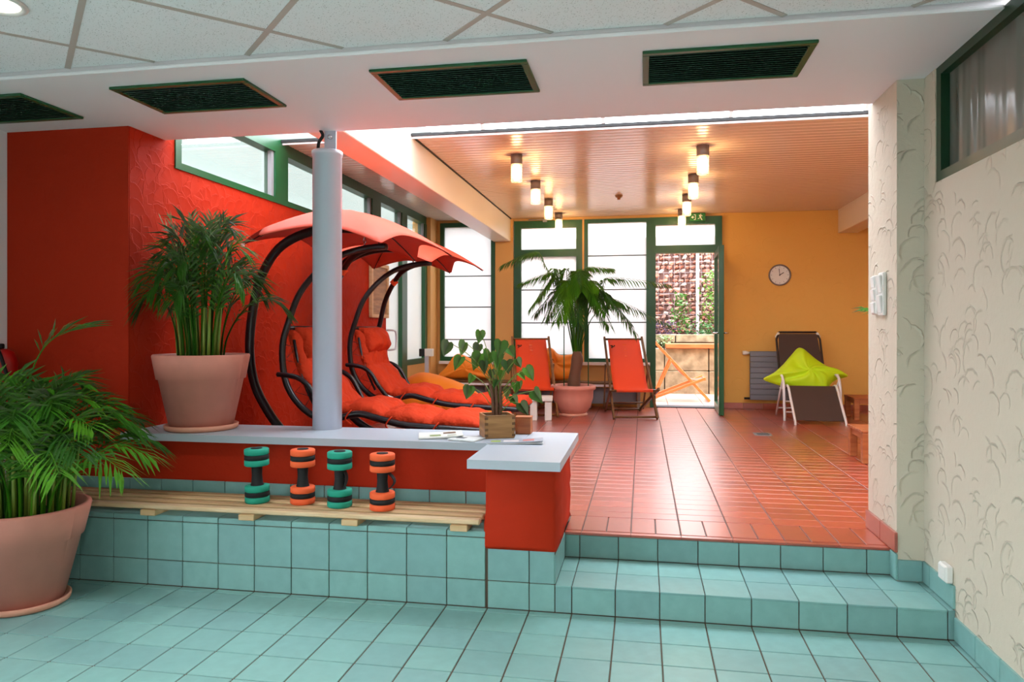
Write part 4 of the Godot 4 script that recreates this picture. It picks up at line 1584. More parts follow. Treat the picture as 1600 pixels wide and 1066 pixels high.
	var cloth := obj("canopy", st, M.canopy, t)
	st = new_st()
	add_box(st, Vector3(-0.82, 1.652, 0.2), Vector3(0.035, 0.022, 0.004), 0.0, Basis(Vector3.UP, -0.5))
	obj("care_label", st, M.white_plastic, cloth)
	for k in 6:
		var th := TAU * k / 6 - 0.14
		var rib := []
		for q in 7:
			var rad := 0.745 * q / 6.0
			var x := cos(th) * rad - 0.13
			rib.append(Vector3(x, 1.893 - 0.3 * pow(rad / 0.79, 1.75) - 0.062 * (x + 0.13), sin(th) * rad))
		st = new_st()
		add_tube(st, rib, 0.004, 5)
		obj("rib", st, M.black_frame, cloth)
	st = new_st(true)
	add_tube(st, [Vector3(-0.13, 1.76, 0), Vector3(-0.13, 1.9, 0)], 0.018, 8)
	obj("canopy_post", st, M.black_frame, t)
	return t


func make_deck_chair(label: String, at: Vector3, turn: float, cloth: Material, timber: Material) -> Node3D:
	var t := thing("deck_chair", label, "chair", at, turn, "folding wooden deck chairs")
	for s in [-1.0, 1.0]:
		var st := new_st()
		add_bar(st, Vector3(s * 0.255, 0.012, 0.46), Vector3(s * 0.24, 0.955, -0.4), 0.025, 0.042, 0.003)
		obj("back_rail", st, timber, t)
		st = new_st()
		add_bar(st, Vector3(s * 0.222, 0.012, -0.44), Vector3(s * 0.285, 0.355, 0.4), 0.025, 0.04, 0.003)
		obj("seat_rail", st, timber, t)
		st = new_st()
		add_bar(st, Vector3(s * 0.27, 0.62, -0.1), Vector3(s * 0.252, 0.04, -0.36), 0.018, 0.034, 0.003)
		obj("prop", st, timber, t)
	for q in [[0.255, 0.03, 0.44, 0.014], [0.25, 0.93, -0.375, 0.014], [0.285, 0.335, 0.39, 0.014], [0.23, 0.03, -0.4, 0.012], [0.25, 0.12, -0.32, 0.01]]:
		var st := new_st(true)
		add_tube(st, [Vector3(-q[0], q[1], q[2]), Vector3(q[0], q[1], q[2])], q[3], 8)
		obj("crossbar", st, timber, t)
	var rows := []
	for i in 17:
		var f := i / 16.0
		var row := []
		for j in 9:
			var s := -1.0 + j * 0.25
			var p := Vector3(s * lerpf(0.2, 0.215, f), lerpf(0.935, 0.345, f) - 0.2 * sin(PI * pow(f, 1.45)) * (1.0 - 0.06 * s * s), lerpf(-0.375, 0.395, f) + 0.0)
			row.append(p)
		rows.append(row)
	var st := new_st(true)
	add_sheet(st, rows, 0.004)
	obj("sling", st, cloth, t)
	st = new_st(true)
	add_tube(st, [Vector3(-0.215, 0.335, 0.39), Vector3(0.215, 0.335, 0.39)], 0.02, 10)
	obj("sling_hem", st, cloth, t)
	return t


func sling_mark(t: Node3D):
	# small dark emblem and a faint pale vertical print near the top of the sling
	var st := new_st()
	var b := Basis(Vector3.RIGHT, -0.76)
	for q in [[-0.165, 0.85, 0.03, 0.004], [-0.15, 0.838, 0.035, 0.004], [-0.13, 0.85, 0.018, 0.004], [-0.165, 0.825, 0.02, 0.003]]:
		add_box(st, Vector3(q[0], q[1], -0.362 + (0.935 - q[1]) * 0.95), Vector3(q[2], 0.012, q[3]), 0.0, b)
	var o := obj("emblem", st, M.black_foam, t)
	o.set_meta("label", "small dark emblem print")
	st = new_st()
	for k in 5:
		var y := 0.86 - k * 0.035
		add_box(st, Vector3(0.0, y, -0.362 + (0.935 - y) * 0.95), Vector3([0.05, 0.02, 0.04, 0.012, 0.025][k], 0.014, 0.004), 0.0, b)
	obj("print", st, M.deck_print, t)


func make_stool(label: String, at: Vector3, turn: float):
	var t := thing("stool", label, "stool", at, turn, "low slatted wooden stools")
	for sx in [-1.0, 1.0]:
		for sz in [-1.0, 1.0]:
			var st := new_st()
			add_box(st, Vector3(sx * 0.265, 0.12, sz * 0.18), Vector3(0.06, 0.24, 0.06), 0.004)
			obj("leg", st, M.teak, t)
	for s in [-1.0, 1.0]:
		var st := new_st()
		add_box(st, Vector3(s * 0.265, 0.215, 0), Vector3(0.03, 0.055, 0.3), 0.003)
		obj("apron", st, M.teak, t)
		st = new_st()
		add_box(st, Vector3(0, 0.215, s * 0.18), Vector3(0.47, 0.055, 0.03), 0.003)
		obj("apron", st, M.teak, t)
	for k in 6:
		var st := new_st()
		add_box(st, Vector3(0, 0.252, -0.178 + k * 0.0712), Vector3(0.6, 0.022, 0.064), 0.004)
		obj("slat", st, M.teak, t)


func build_furniture():
	M.deck_print = mat(Color(1.0, 0.55, 0.4), 0.7)
	# slatted seat on the tiled ledge
	var t := thing("slatted_seat", "long pale pine slatted seat lying on the tiled ledge", "bench", v(-2.22, 0.362, 3.5))
	for k in 4:
		var st := new_st()
		add_box(st, Vector3(0, 0.043, 0.13 - k * 0.089), Vector3(2.92, 0.024, 0.05), 0.006)
		obj("slat", st, [M.pine_c, M.pine_b, M.pine, M.pine_b][k], t)
	for x in [-3.6, -3.06, -2.513, -1.96, -1.41, -0.86]:
		var st := new_st()
		add_box(st, Vector3(x + 2.22, 0.015, 0.0), Vector3(0.085, 0.03, 0.33), 0.003)
		obj("batten", st, M.pine, t)
	make_swing("nearer red hanging lounger with round black stand, partly behind the column", v(-1.935, 0.262, 4.85))
	make_swing("farther red hanging lounger with headrest pillow, right of the column", v(-2.0, 0.262, 6.15))
	var a := make_deck_chair("orange canvas deck chair to the right of the potted palm", v(-0.17, 0.262, 9.03), 0.2, M.deck_cloth, M.frame_wood)
	sling_mark(a)
	var b := make_deck_chair("orange canvas deck chair to the left of the potted palm", v(-1.36, 0.262, 9.03), 0.24, M.deck_cloth, M.brown_wood)
	sling_mark(b)
	make_deck_chair("light wooden deck chair outside on the terrace, seen from the side", v(0.52, 0.24, 11.3), PI / 2, M.canopy, M.orange_wood)
	make_stool("low reddish wooden stool nearest the cream wall end", v(2.0, 0.262, 6.3), 0.0)
	make_stool("low reddish wooden stool farther back by the yellow wall", v(2.72, 0.262, 9.2), 0.0)
	# reclining chair
	t = thing("recliner", "brown mesh reclining chair with white frame under the lime cushion", "lounger", v(1.93, 0.262, 9.1))
	var rows := []
	for q in [[0.05, 0.64], [0.12, 0.56], [0.25, 0.42], [0.4, 0.24]]:
		rows.append([Vector3(-0.25, q[0], q[1]), Vector3(-0.1, q[0] - 0.004, q[1]), Vector3(0.1, q[0] - 0.004, q[1]), Vector3(0.25, q[0], q[1])])
	var st := new_st()
	add_sheet(st, rows, 0.006)
	obj("foot_mesh", st, M.mesh_brown, t)
	st = new_st()
	add_sheet(st, [[Vector3(-0.25, 0.4, 0.24), Vector3(0.25, 0.4, 0.24)], [Vector3(-0.25, 0.36, 0.0), Vector3(0.25, 0.36, 0.0)], [Vector3(-0.25, 0.34, -0.22), Vector3(0.25, 0.34, -0.22)]], 0.006)
	obj("seat_mesh", st, M.mesh_brown, t)
	st = new_st()
	add_sheet(st, [[Vector3(-0.25, 0.34, -0.22), Vector3(0.25, 0.34, -0.22)], [Vector3(-0.25, 0.7, -0.4), Vector3(0.25, 0.7, -0.4)], [Vector3(-0.23, 1.0, -0.55), Vector3(0.23, 1.0, -0.55)]], 0.006)
	obj("back_mesh", st, M.mesh_brown, t)
	for s in [-1.0, 1.0]:
		st = new_st(true)
		add_tube(st, smooth_path([Vector3(s * 0.265, 0.0, 0.66), Vector3(s * 0.265, 0.05, 0.64), Vector3(s * 0.265, 0.25, 0.42), Vector3(s * 0.265, 0.4, 0.24), Vector3(s * 0.265, 0.36, 0.0), Vector3(s * 0.265, 0.34, -0.22)], 4), 0.014, 8)
		obj("seat_tube", st, M.white_metal, t)
		st = new_st(true)
		add_tube(st, [Vector3(s * 0.26, 0.34, -0.22), Vector3(s * 0.26, 0.93, -0.515), Vector3(s * 0.225, 1.02, -0.56)], 0.014, 8)
		obj("back_tube", st, M.mesh_dark, t)
		st = new_st()
		add_box(st, Vector3(s * 0.245, 0.985, -0.545), Vector3(0.03, 0.075, 0.03), 0.008, Basis(Vector3.BACK, s * 0.5))
		obj("corner_cap", st, M.white_plastic, t)
		st = new_st(true)
		add_tube(st, smooth_path([Vector3(s * 0.31, 0.0, 0.3), Vector3(s * 0.31, 0.25, 0.26), Vector3(s * 0.31, 0.46, 0.2), Vector3(s * 0.31, 0.52, 0.05), Vector3(s * 0.31, 0.52, -0.3)], 4), 0.016, 8)
		obj("arm_tube", st, M.white_metal, t)
		st = new_st(true)
		add_tube(st, [Vector3(s * 0.31, 0.0, -0.25), Vector3(s * 0.31, 0.3, 0.0), Vector3(s * 0.31, 0.46, 0.18)], 0.013, 8)
		obj("leg", st, M.white_metal, t)
		st = new_st()
		add_box(st, Vector3(s * 0.31, 0.525, -0.08), Vector3(0.045, 0.018, 0.36), 0.006)
		obj("armrest", st, M.white_plastic, t)
	for q in [Vector3(0.31, 0.1, 0.28), Vector3(0.31, 0.22, 0.265), Vector3(0.31, 0.1, -0.17)]:
		st = new_st(true)
		add_tube(st, [Vector3(-q.x, q.y, q.z), q], 0.01, 7)
		obj("stretcher", st, M.white_metal, t)
	st = new_st(true)
	add_tube(st, [Vector3(-0.225, 1.02, -0.56), Vector3(0.225, 1.02, -0.56)], 0.014, 8)
	obj("top_bar", st, M.mesh_dark, t)
	# lime bean bag on it
	t = thing("bean_bag", "bright lime green floppy cushion lying on the brown recliner", "cushion", v(1.93, 0.64, 9.06))
	t.rotation.x = deg_to_rad(-24)
	st = new_st(true)
	add_puff(st, [Vector2(-0.06, 0.5), Vector2(-0.16, 0.4), Vector2(-0.27, 0.27), Vector2(-0.38, 0.17), Vector2(-0.5, 0.09), Vector2(-0.38, 0.03), Vector2(-0.22, -0.02), Vector2(-0.08, -0.09), Vector2(0.08, -0.11), Vector2(0.2, -0.05), Vector2(0.26, 0.04), Vector2(0.34, 0.1), Vector2(0.46, 0.14), Vector2(0.38, 0.2), Vector2(0.26, 0.25), Vector2(0.13, 0.34), Vector2(0.03, 0.44)], 0.32, 0.035, 0.6, 4.0)
	obj("cover", st, M.lime, t)
	# window bench with convector
	t = thing("window_bench", "low brown plank shelf running under the garden windows", "shelf", v(-1.4, 0.262, 9.72))
	st = new_st()
	add_box(st, Vector3(0, 0.345, 0), Vector3(2.9, 0.025, 0.3), 0.004)
	obj("plank", st, M.frame_wood, t)
	st = new_st()
	add_box(st, Vector3(0, 0.315, 0.14), Vector3(2.9, 0.03, 0.012), 0.002)
	obj("front_edge", st, M.white_paint, t)
	for x in [-1.35, -0.7, 0.0, 0.7, 1.35]:
		st = new_st()
		add_box(st, Vector3(x, 0.166, -0.02), Vector3(0.04, 0.332, 0.2), 0.003)
		obj("support", st, M.lamp_body, t)
	for x in [-1.025, -0.35, 0.35, 1.025]:
		st = new_st()
		add_box(st, Vector3(x, 0.165, -0.06), Vector3(0.6, 0.21, 0.06), 0.006)
		obj("convector", st, M.radiator, t)
	# orange bags
	t = thing("bean_bag", "crumpled orange bean bag on the shelf in the left corner", "cushion", v(-2.4, 0.64, 9.7), 0.1)
	st = new_st(true)
	add_puff(st, [Vector2(-0.38, 0.01), Vector2(-0.27, 0.16), Vector2(-0.12, 0.34), Vector2(0.1, 0.27), Vector2(0.33, 0.24), Vector2(0.4, 0.02), Vector2(0.0, 0.0)], 0.26, 0.035, 0.55, 2.0)
	obj("cover", st, M.orange_bag, t)
	t = thing("bean_bag", "crumpled orange bean bag beside the potted palm trunk", "cushion", v(-1.1, 0.636, 9.64), -0.1)
	st = new_st(true)
	add_puff(st, [Vector2(-0.22, 0.02), Vector2(-0.26, 0.2), Vector2(-0.2, 0.4), Vector2(-0.1, 0.43), Vector2(0.02, 0.34), Vector2(0.28, 0.35), Vector2(0.25, 0.16), Vector2(0.08, 0.01)], 0.24, 0.04, 0.5, 5.0)
	obj("cover", st, M.orange_bag, t)
	t = thing("bean_bag", "large orange bean bag on the floor behind the farther hanging lounger", "cushion", v(-2.15, 0.262, 7.7), 0.1)
	st = new_st(true)
	add_puff(st, [Vector2(-0.5, 0.02), Vector2(-0.5, 0.4), Vector2(-0.28, 0.58), Vector2(0.05, 0.52), Vector2(0.35, 0.38), Vector2(0.55, 0.15), Vector2(0.5, 0.01), Vector2(0.0, 0.0)], 0.6, 0.04, 0.5, 1.0)
	obj("cover", st, M.orange_bag, t)
	# white side table between the lounger and the deck chair
	t = thing("side_table", "small white folding side table beside the left deck chair", "table", v(-1.17, 0.262, 8.4), 0.1)
	st = new_st()
	add_box(st, Vector3(0, 0.25, 0), Vector3(0.27, 0.05, 0.26), 0.008)
	obj("top", st, M.white_plastic, t)
	for sx in [-1.0, 1.0]:
		st = new_st()
		add_box(st, Vector3(sx * 0.085, 0.112, 0), Vector3(0.08, 0.225, 0.2), 0.006)
		obj("leg_panel", st, M.white_plastic, t)
	# post with small control box in the corner
	t = thing("control_post", "grey post with a small black and white box by the corner window", "post", v(-2.82, 0.262, 9.25))
	st = new_st()
	add_box(st, Vector3(0, 0.35, 0), Vector3(0.05, 0.7, 0.04), 0.003)
	obj("post", st, M.steel, t)
	st = new_st()
	add_box(st, Vector3(0.03, 0.75, 0), Vector3(0.11, 0.1, 0.08), 0.004)
	obj("box", st, M.white_plastic, t)
	st = new_st()
	add_box(st, Vector3(-0.055, 0.75, 0.005), Vector3(0.075, 0.1, 0.085), 0.004)
	obj("socket_face", st, M.black_foam, t)
	# framed board on the red wall
	t = thing("wall_board", "brown cork picture in a wooden frame on the red wall", "picture", v(-2.945, 1.45, 7.77))
	st = new_st()
	add_box(st, Vector3(0.015, 0.305, 0), Vector3(0.016, 0.56, 0.48))
	obj("cork", st, M.box_wood, t)
	for q in [[Vector3(0.02, 0.02, 0), Vector3(0.04, 0.04, 0.54)], [Vector3(0.02, 0.59, 0), Vector3(0.04, 0.04, 0.54)], [Vector3(0.02, 0.305, 0.25), Vector3(0.04, 0.53, 0.04)], [Vector3(0.02, 0.305, -0.25), Vector3(0.04, 0.53, 0.04)]]:
		st = new_st()
		add_box(st, q[0], q[1], 0.004)
		obj("frame", st, M.pine, t)


# ---------------------------------------------------------------- plants
# one feather frond along pts: rachis plus two rows of narrow leaflets
func add_frond(st: SurfaceTool, pts: Array, from: float, n: int, long: float, wide: float, droop: float, rachis := 0.005, sweep := 0.75, fwd := 0.65, lift := 0.4):
	var path := smooth_path(pts, 6)
	var rad := []
	for i in path.size():
		rad.append(lerpf(rachis, 0.0012, float(i) / (path.size() - 1)))
	add_tube(st, path, rad, 5)
	var last := path.size() - 1
	for k in n:
		var f := lerpf(from, 1.0, (k + 0.5) / n)
		var g := f * last
		var i := mini(int(g), last - 1)
		var p: Vector3 = path[i].lerp(path[i + 1], g - i)
		var t: Vector3 = (path[i + 1] - path[i]).normalized()
		var side := t.cross(Vector3.UP)
		if side.length() < 0.05:
			side = t.cross(Vector3(0.3, 0, 1))
		side = side.normalized()
		var up := side.cross(t)
		var q := (f - from) / (1.0 - from)
		var l := long * (0.45 + 0.75 * sin(PI * clampf(q * 0.8 + 0.15, 0, 1)))
		for s in [-1.0, 1.0]:
			var ll := l * rng.randf_range(0.85, 1.12)
			var dir: Vector3 = (side * s * sweep + t * (fwd + 0.5 * q) + up * rng.randf_range(0.02, lift)).normalized()
			var m: Vector3 = p + dir * ll * 0.5 + Vector3(0, -droop * ll * 0.16, 0)
			var e: Vector3 = p + dir * ll * 0.95 + Vector3(0, -droop * ll * 0.5, 0)
			var w := dir.cross(up + side * s * 0.4).normalized() * wide
			var ridge := up * wide * 0.35
			tri(st, p, m + w, m + ridge)
			tri(st, p, m + ridge, m - w)
			tri(st, m + w, e, m + ridge)
			tri(st, m + ridge, e, m - w)


func pot_shape(t: Node3D, top: float, low: float, h: float):
	var st := new_st(true)
	var band := h * 0.67
	var rb := lerpf(low, top, 0.62)
	add_lathe(st, [Vector2(0.0, 0.02), Vector2(low, 0.02), Vector2(rb, band), Vector2(rb + 0.012, band + 0.004), Vector2(top, h - 0.01), Vector2(top - 0.004, h), Vector2(top - 0.022, h), Vector2(top - 0.03, h - 0.02), Vector2(top - 0.045, h - 0.07)], 56)
	obj("pot", st, M.terracotta, t)
	st = new_st(true)
	add_lathe(st, [Vector2(0.0, 0.0), Vector2(low + 0.012, 0.0), Vector2(low + 0.026, 0.008), Vector2(low + 0.03, 0.03), Vector2(low + 0.022, 0.034), Vector2(low + 0.016, 0.022), Vector2(0.0, 0.02)], 56)
	obj("saucer", st, M.saucer, t)
	st = new_st(true)
	add_lathe(st, [Vector2(top - 0.04, h - 0.06), Vector2(0.1, h - 0.045), Vector2(0.0, h - 0.05)], 32)
	obj("soil", st, M.soil, t)


func areca(t: Node3D, base_y: float, n: int, spread: float, low: float, high: float, reach: Vector2, long: float, seed: int, sweep := 0.75, wall := 10.0):
	var r := RandomNumberGenerator.new()
	r.seed = seed
	for k in n:
		var a := TAU * (k * 0.381966) + r.randf_range(-0.3, 0.3)
		var f := (k + 0.5) / n
		var out := Vector3(cos(a), 0, sin(a))
		var h := lerpf(high, low, pow(f, 1.2)) * r.randf_range(0.9, 1.08)
		var far := lerpf(reach.x, reach.y, pow(f, 0.8)) * r.randf_range(0.75, 1.15)
		if out.x < 0 and wall < 9.0:
			far = minf(far, maxf(0.06, (wall - long * 0.75) / maxf(-out.x, 0.2)))
		var root := out * spread * sqrt(f) * 0.9 + Vector3(0, base_y, 0)
		var pts := [root, root + Vector3(0, h * 0.35, 0) + out * far * 0.06, root + Vector3(0, h * 0.72, 0) + out * far * 0.28, root + Vector3(0, h * 0.97, 0) + out * far * 0.65, root + Vector3(0, h * (1.0 - 0.22 * f), 0) + out * far]
		var st := new_st()
		add_frond(st, pts, 0.36, 17, long, 0.0085, 0.55 + 0.5 * f, 0.0065, sweep)
		obj("frond", st, M.leaf[r.randi() % 4], t)
	for k in int(n * 0.8):
		var a := r.randf() * TAU
		var d := spread * sqrt(r.randf())
		var p := Vector3(cos(a) * d, base_y - 0.02, sin(a) * d)
		var st := new_st(true)
		add_tube(st, [p, p + Vector3(cos(a) * 0.01, 0.15, sin(a) * 0.01), p + Vector3(cos(a) * 0.03, 0.34, sin(a) * 0.03)], [0.0085, 0.008, 0.005], 6)
		obj("stem", st, M.stem, t)


func heart_leaf(size: float, normal: Vector3, tip: Vector3, m: Material, parent: Node, at: Vector3):
	var y := (tip - normal * tip.dot(normal)).normalized()
	var x := y.cross(normal).normalized()
	var half := [Vector2(0, 0), Vector2(0.18, -0.12), Vector2(0.38, -0.06), Vector2(0.47, 0.15), Vector2(0.42, 0.4), Vector2(0.26, 0.68), Vector2(0.1, 0.9), Vector2(0, 1.05)]
	var st := new_st(true)
	for s in [-1.0, 1.0]:
		for i in range(1, half.size() - 1):
			var a := Vector2(0, maxf(0.0, half[i].y))
			var b: Vector2 = half[i]
			var c: Vector2 = half[i + 1]
			var d := Vector2(0, maxf(0.0, half[i + 1].y))
			var f := func(p: Vector2) -> Vector3:
				return (x * p.x * s + y * p.y + normal * (absf(p.x) * 0.28 - 0.25 * p.y * p.y * 0.5)) * size
			tri(st, f.call(a), f.call(b), f.call(c))
			tri(st, f.call(a), f.call(c), f.call(d))
	obj("leaf", st, m, parent, at)


func build_plants():
	var t := thing("potted_areca", "bushy areca palm in a pale terracotta pot on the counter", "plant", v(-2.59, 0.73, 3.92))
	pot_shape(t, 0.272, 0.178, 0.445)
	areca(t, 0.4, 36, 0.14, 0.42, 0.84, Vector2(0.07, 0.34), 0.18, 77, 0.5, 0.3)
	for q in [[-0.2, 0.1], [-0.1, 0.16], [0.02, 0.12], [0.16, 0.14]]:
		var ps := new_st()
		add_frond(ps, [Vector3(q[0] * 0.4, 0.9, q[1] * 0.4), Vector3(q[0] * 0.7, 1.1, q[1] * 0.7), Vector3(q[0], 1.24, q[1])], 0.3, 6, 0.1, 0.006, 0.3, 0.003, 0.5)
		var po := obj("frond", ps, M.leaf_pale, t)
		po.set_meta("label", "pale dry frond tip")
	t = thing("potted_areca", "large drooping areca palm in a terracotta pot on the lower floor", "plant", v(-2.94, 0.0, 3.02))
	pot_shape(t, 0.285, 0.168, 0.475)
	areca(t, 0.43, 56, 0.2, 0.32, 0.66, Vector2(0.12, 0.52), 0.19, 91)
	var st := new_st()
	add_frond(st, [Vector3(0.0, 0.43, 0.1), Vector3(0.03, 0.8, 0.08), Vector3(0.06, 1.12, 0.02), Vector3(0.14, 1.28, -0.02), Vector3(0.28, 1.34, -0.05)], 0.6, 12, 0.2, 0.008, 0.4, 0.006)
	obj("frond", st, M.leaf[1], t)
	# tall palm at the back
	t = thing("potted_palm", "tall feathery palm in a round pink pot between the deck chairs", "plant", v(-0.84, 0.262, 8.88))
	st = new_st(true)
	add_lathe(st, [Vector2(0, 0.03), Vector2(0.15, 0.03), Vector2(0.21, 0.1), Vector2(0.245, 0.22), Vector2(0.25, 0.31), Vector2(0.275, 0.325), Vector2(0.278, 0.37), Vector2(0.26, 0.378), Vector2(0.24, 0.36), Vector2(0.235, 0.32)], 48)
	obj("pot", st, M.terracotta, t)
	st = new_st(true)
	add_lathe(st, [Vector2(0, 0), Vector2(0.165, 0), Vector2(0.18, 0.02), Vector2(0.165, 0.035), Vector2(0, 0.03)], 40)
	obj("saucer", st, M.saucer, t)
	st = new_st(true)
	add_lathe(st, [Vector2(0.24, 0.33), Vector2(0.0, 0.345)], 32)
	obj("soil", st, M.soil, t)
	st = new_st(true)
	add_tube(st, smooth_path([Vector3(0.0, 0.3, 0), Vector3(0.02, 0.5, 0), Vector3(0.05, 0.68, 0), Vector3(0.04, 0.8, 0)], 4), [0.07, 0.075, 0.08, 0.075, 0.07, 0.068, 0.07, 0.072, 0.075, 0.07, 0.06, 0.05, 0.04], 9)
	obj("trunk", st, M.trunk, t)
	for q in [[-0.11, 0.02], [0.19, 0.05]]:
		st = new_st(true)
		add_tube(st, [Vector3(q[0], 0.3, q[1]), Vector3(q[0], 1.1, q[1])], 0.007, 6)
		obj("support_stick", st, M.green, t)
	# fronds: highest point, tip
	var fr := [
		[-0.5, 1.99, -0.9, 1.86, 0.1], [-0.3, 1.72, -0.66, 1.62, 0.25], [-0.28, 1.78, -0.5, 1.45, -0.2], [-0.14, 1.75, -0.35, 1.2, 0.1],
		[0.12, 1.8, 0.42, 1.82, -0.2], [0.18, 1.62, 0.3, 1.55, 0.3], [0.42, 1.66, 1.1, 1.6, 0.05], [0.5, 1.38, 1.1, 1.12, 0.2],
		[0.38, 1.45, 0.72, 1.02, 0.3], [0.3, 1.5, 0.66, 1.14, -0.2], [0.05, 1.72, 0.1, 1.5, 0.45], [-0.1, 1.6, -0.2, 1.15, 0.4],
		[0.22, 1.45, 0.42, 1.1, 0.4], [-0.2, 1.55, -0.42, 1.2, -0.35], [0.1, 1.55, 0.25, 1.3, -0.4], [0.0, 1.45, 0.05, 1.15, 0.35],
	]
	for k in 7:
		var w := TAU * k / 7.0
		fr.append([cos(w) * 0.3, 1.5 + 0.05 * (k % 4), cos(w) * 0.6, 1.32 - 0.06 * (k % 3), sin(w) * 0.45])
	for q in fr:
		var top := Vector3(q[0] + 0.04, q[1], q[4] * 0.6)
		var tip := Vector3(q[2] + 0.04, q[3], q[4])
		var root := Vector3(0.04, 0.74, 0) + Vector3(q[0], 0, q[4]).normalized() * 0.03
		st = new_st()
		add_frond(st, [root, root.lerp(top, 0.45) + Vector3(-q[0] * 0.12, 0.14, 0), root.lerp(top, 0.8) + Vector3(-q[0] * 0.06, 0.1, 0), top + Vector3(0, 0.03, 0), tip], 0.44, 46, 0.17, 0.009, 1.5, 0.008, 0.9, 0.3, 0.25)
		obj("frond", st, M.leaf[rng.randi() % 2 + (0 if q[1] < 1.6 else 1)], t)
	# palm whose tips show behind the cream wall end
	t = thing("potted_palm", "palm mostly hidden behind the cream wall end, only tips showing", "plant", v(2.0, 0.262, 5.1))
	st = new_st(true)
	add_lathe(st, [Vector2(0, 0.0), Vector2(0.13, 0.0), Vector2(0.2, 0.34), Vector2(0.21, 0.36), Vector2(0.19, 0.36), Vector2(0.17, 0.3), Vector2(0, 0.3)], 32)
	obj("pot", st, M.terracotta, t)
	for k in 9:
		var a := TAU * k / 9.0 + 0.35
		var o := Vector3(cos(a), 0, sin(a))
		st = new_st()
		add_frond(st, [Vector3(0, 0.3, 0), Vector3(0, 0.75, 0) + o * 0.08, Vector3(0, 1.12, 0) + o * 0.3, Vector3(0, 1.2, 0) + o * 0.56], 0.45, 20, 0.16, 0.008, 0.6)
		obj("frond", st, M.leaf[1], t)
	# plant with heart shaped leaves in a dovetailed box
	t = thing("box_plant", "heart-leaved house plant in a dovetailed wooden box on the counter", "plant", v(-0.795, 0.731, 3.93), deg_to_rad(24))
	var s := 0.155
	var hgt := 0.125
	var sides := [[Vector3(0, hgt / 2, s / 2), Vector3(s, hgt, 0.012)], [Vector3(0, hgt / 2, -s / 2), Vector3(s, hgt, 0.012)], [Vector3(s / 2, hgt / 2, 0), Vector3(0.012, hgt, s)], [Vector3(-s / 2, hgt / 2, 0), Vector3(0.012, hgt, s)]]
	for q in sides:
		st = new_st()
		add_box(st, q[0], q[1], 0.0015)
		obj("board", st, M.box_wood, t)
	for cx in [-1.0, 1.0]:
		for k in 4:
			st = new_st()
			add_box(st, Vector3(cx * (s / 2 - 0.002), 0.016 + k * 0.031, s / 2 + 0.0005), Vector3(0.018, 0.014, 0.0135), 0.0005)
			obj("joint", st, M.frame_wood, t)
	st = new_st()
	add_box(st, Vector3(0, 0.1, 0), Vector3(s - 0.012, 0.02, s - 0.012))
	obj("soil", st, M.soil, t)
	var undo := Basis(Vector3.UP, deg_to_rad(-24))
	var spots := [[300, 335, 0.085], [385, 340, 0.085], [530, 240, 0.07], [490, 345, 0.07], [395, 445, 0.08], [520, 435, 0.1], [590, 420, 0.095], [700, 330, 0.09], [655, 410, 0.08], [640, 480, 0.06], [720, 475, 0.08], [735, 370, 0.07], [810, 440, 0.055], [885, 520, 0.08], [820, 550, 0.05], [830, 605, 0.045], [435, 575, 0.055], [445, 665, 0.075], [590, 690, 0.05], [720, 690, 0.055], [785, 635, 0.06], [760, 730, 0.06], [950, 690, 0.085], [845, 780, 0.075], [690, 540, 0.06], [600, 530, 0.055], [560, 470, 0.07], [670, 600, 0.05]]
	var sway := RandomNumberGenerator.new()
	sway.seed = 12
	for q in spots:
		var px: float = (q[0] / 4.846 - 133.5) / 283.0
		var py: float = (204.5 - q[1] / 4.846) / 283.0 + 0.005
		var p := undo * Vector3(px, py, sway.randf_range(-0.07, 0.09))
		var size: float = q[2]
		var n := undo * Vector3(sway.randf_range(-0.6, 0.6), sway.randf_range(0.0, 0.7), sway.randf_range(0.5, 1.0)).normalized()
		var tip := undo * Vector3(px * 2.0 + sway.randf_range(-0.3, 0.3), -0.7, 0.1)
		var joint := p + Vector3(0, size * 0.45, 0)
		heart_leaf(size, n, tip, M.leaf[[1, 2, 1, 0, 2, 3][sway.randi() % 6]], t, joint)
		st = new_st(true)
		var root := Vector3(sway.randf_range(-0.025, 0.025), 0.13 + clampf(py - 0.25, 0, 1) * 0.7, sway.randf_range(-0.02, 0.02))
		add_tube(st, smooth_path([root, root.lerp(joint, 0.5) + Vector3(0, 0.03, 0), joint], 4), 0.0022, 5)
		obj("petiole", st, M.stem, t)
	for k in 7:
		var a := TAU * k / 7.0
		st = new_st(true)
		add_tube(st, smooth_path([Vector3(cos(a) * 0.02, 0.1, sin(a) * 0.02), Vector3(cos(a) * 0.025, 0.2, sin(a) * 0.02), Vector3(cos(a) * 0.03 - 0.01, 0.28 + 0.02 * (k % 3), sin(a) * 0.03)], 4), 0.008, 6)
		obj("stem", st, M.trunk, t)


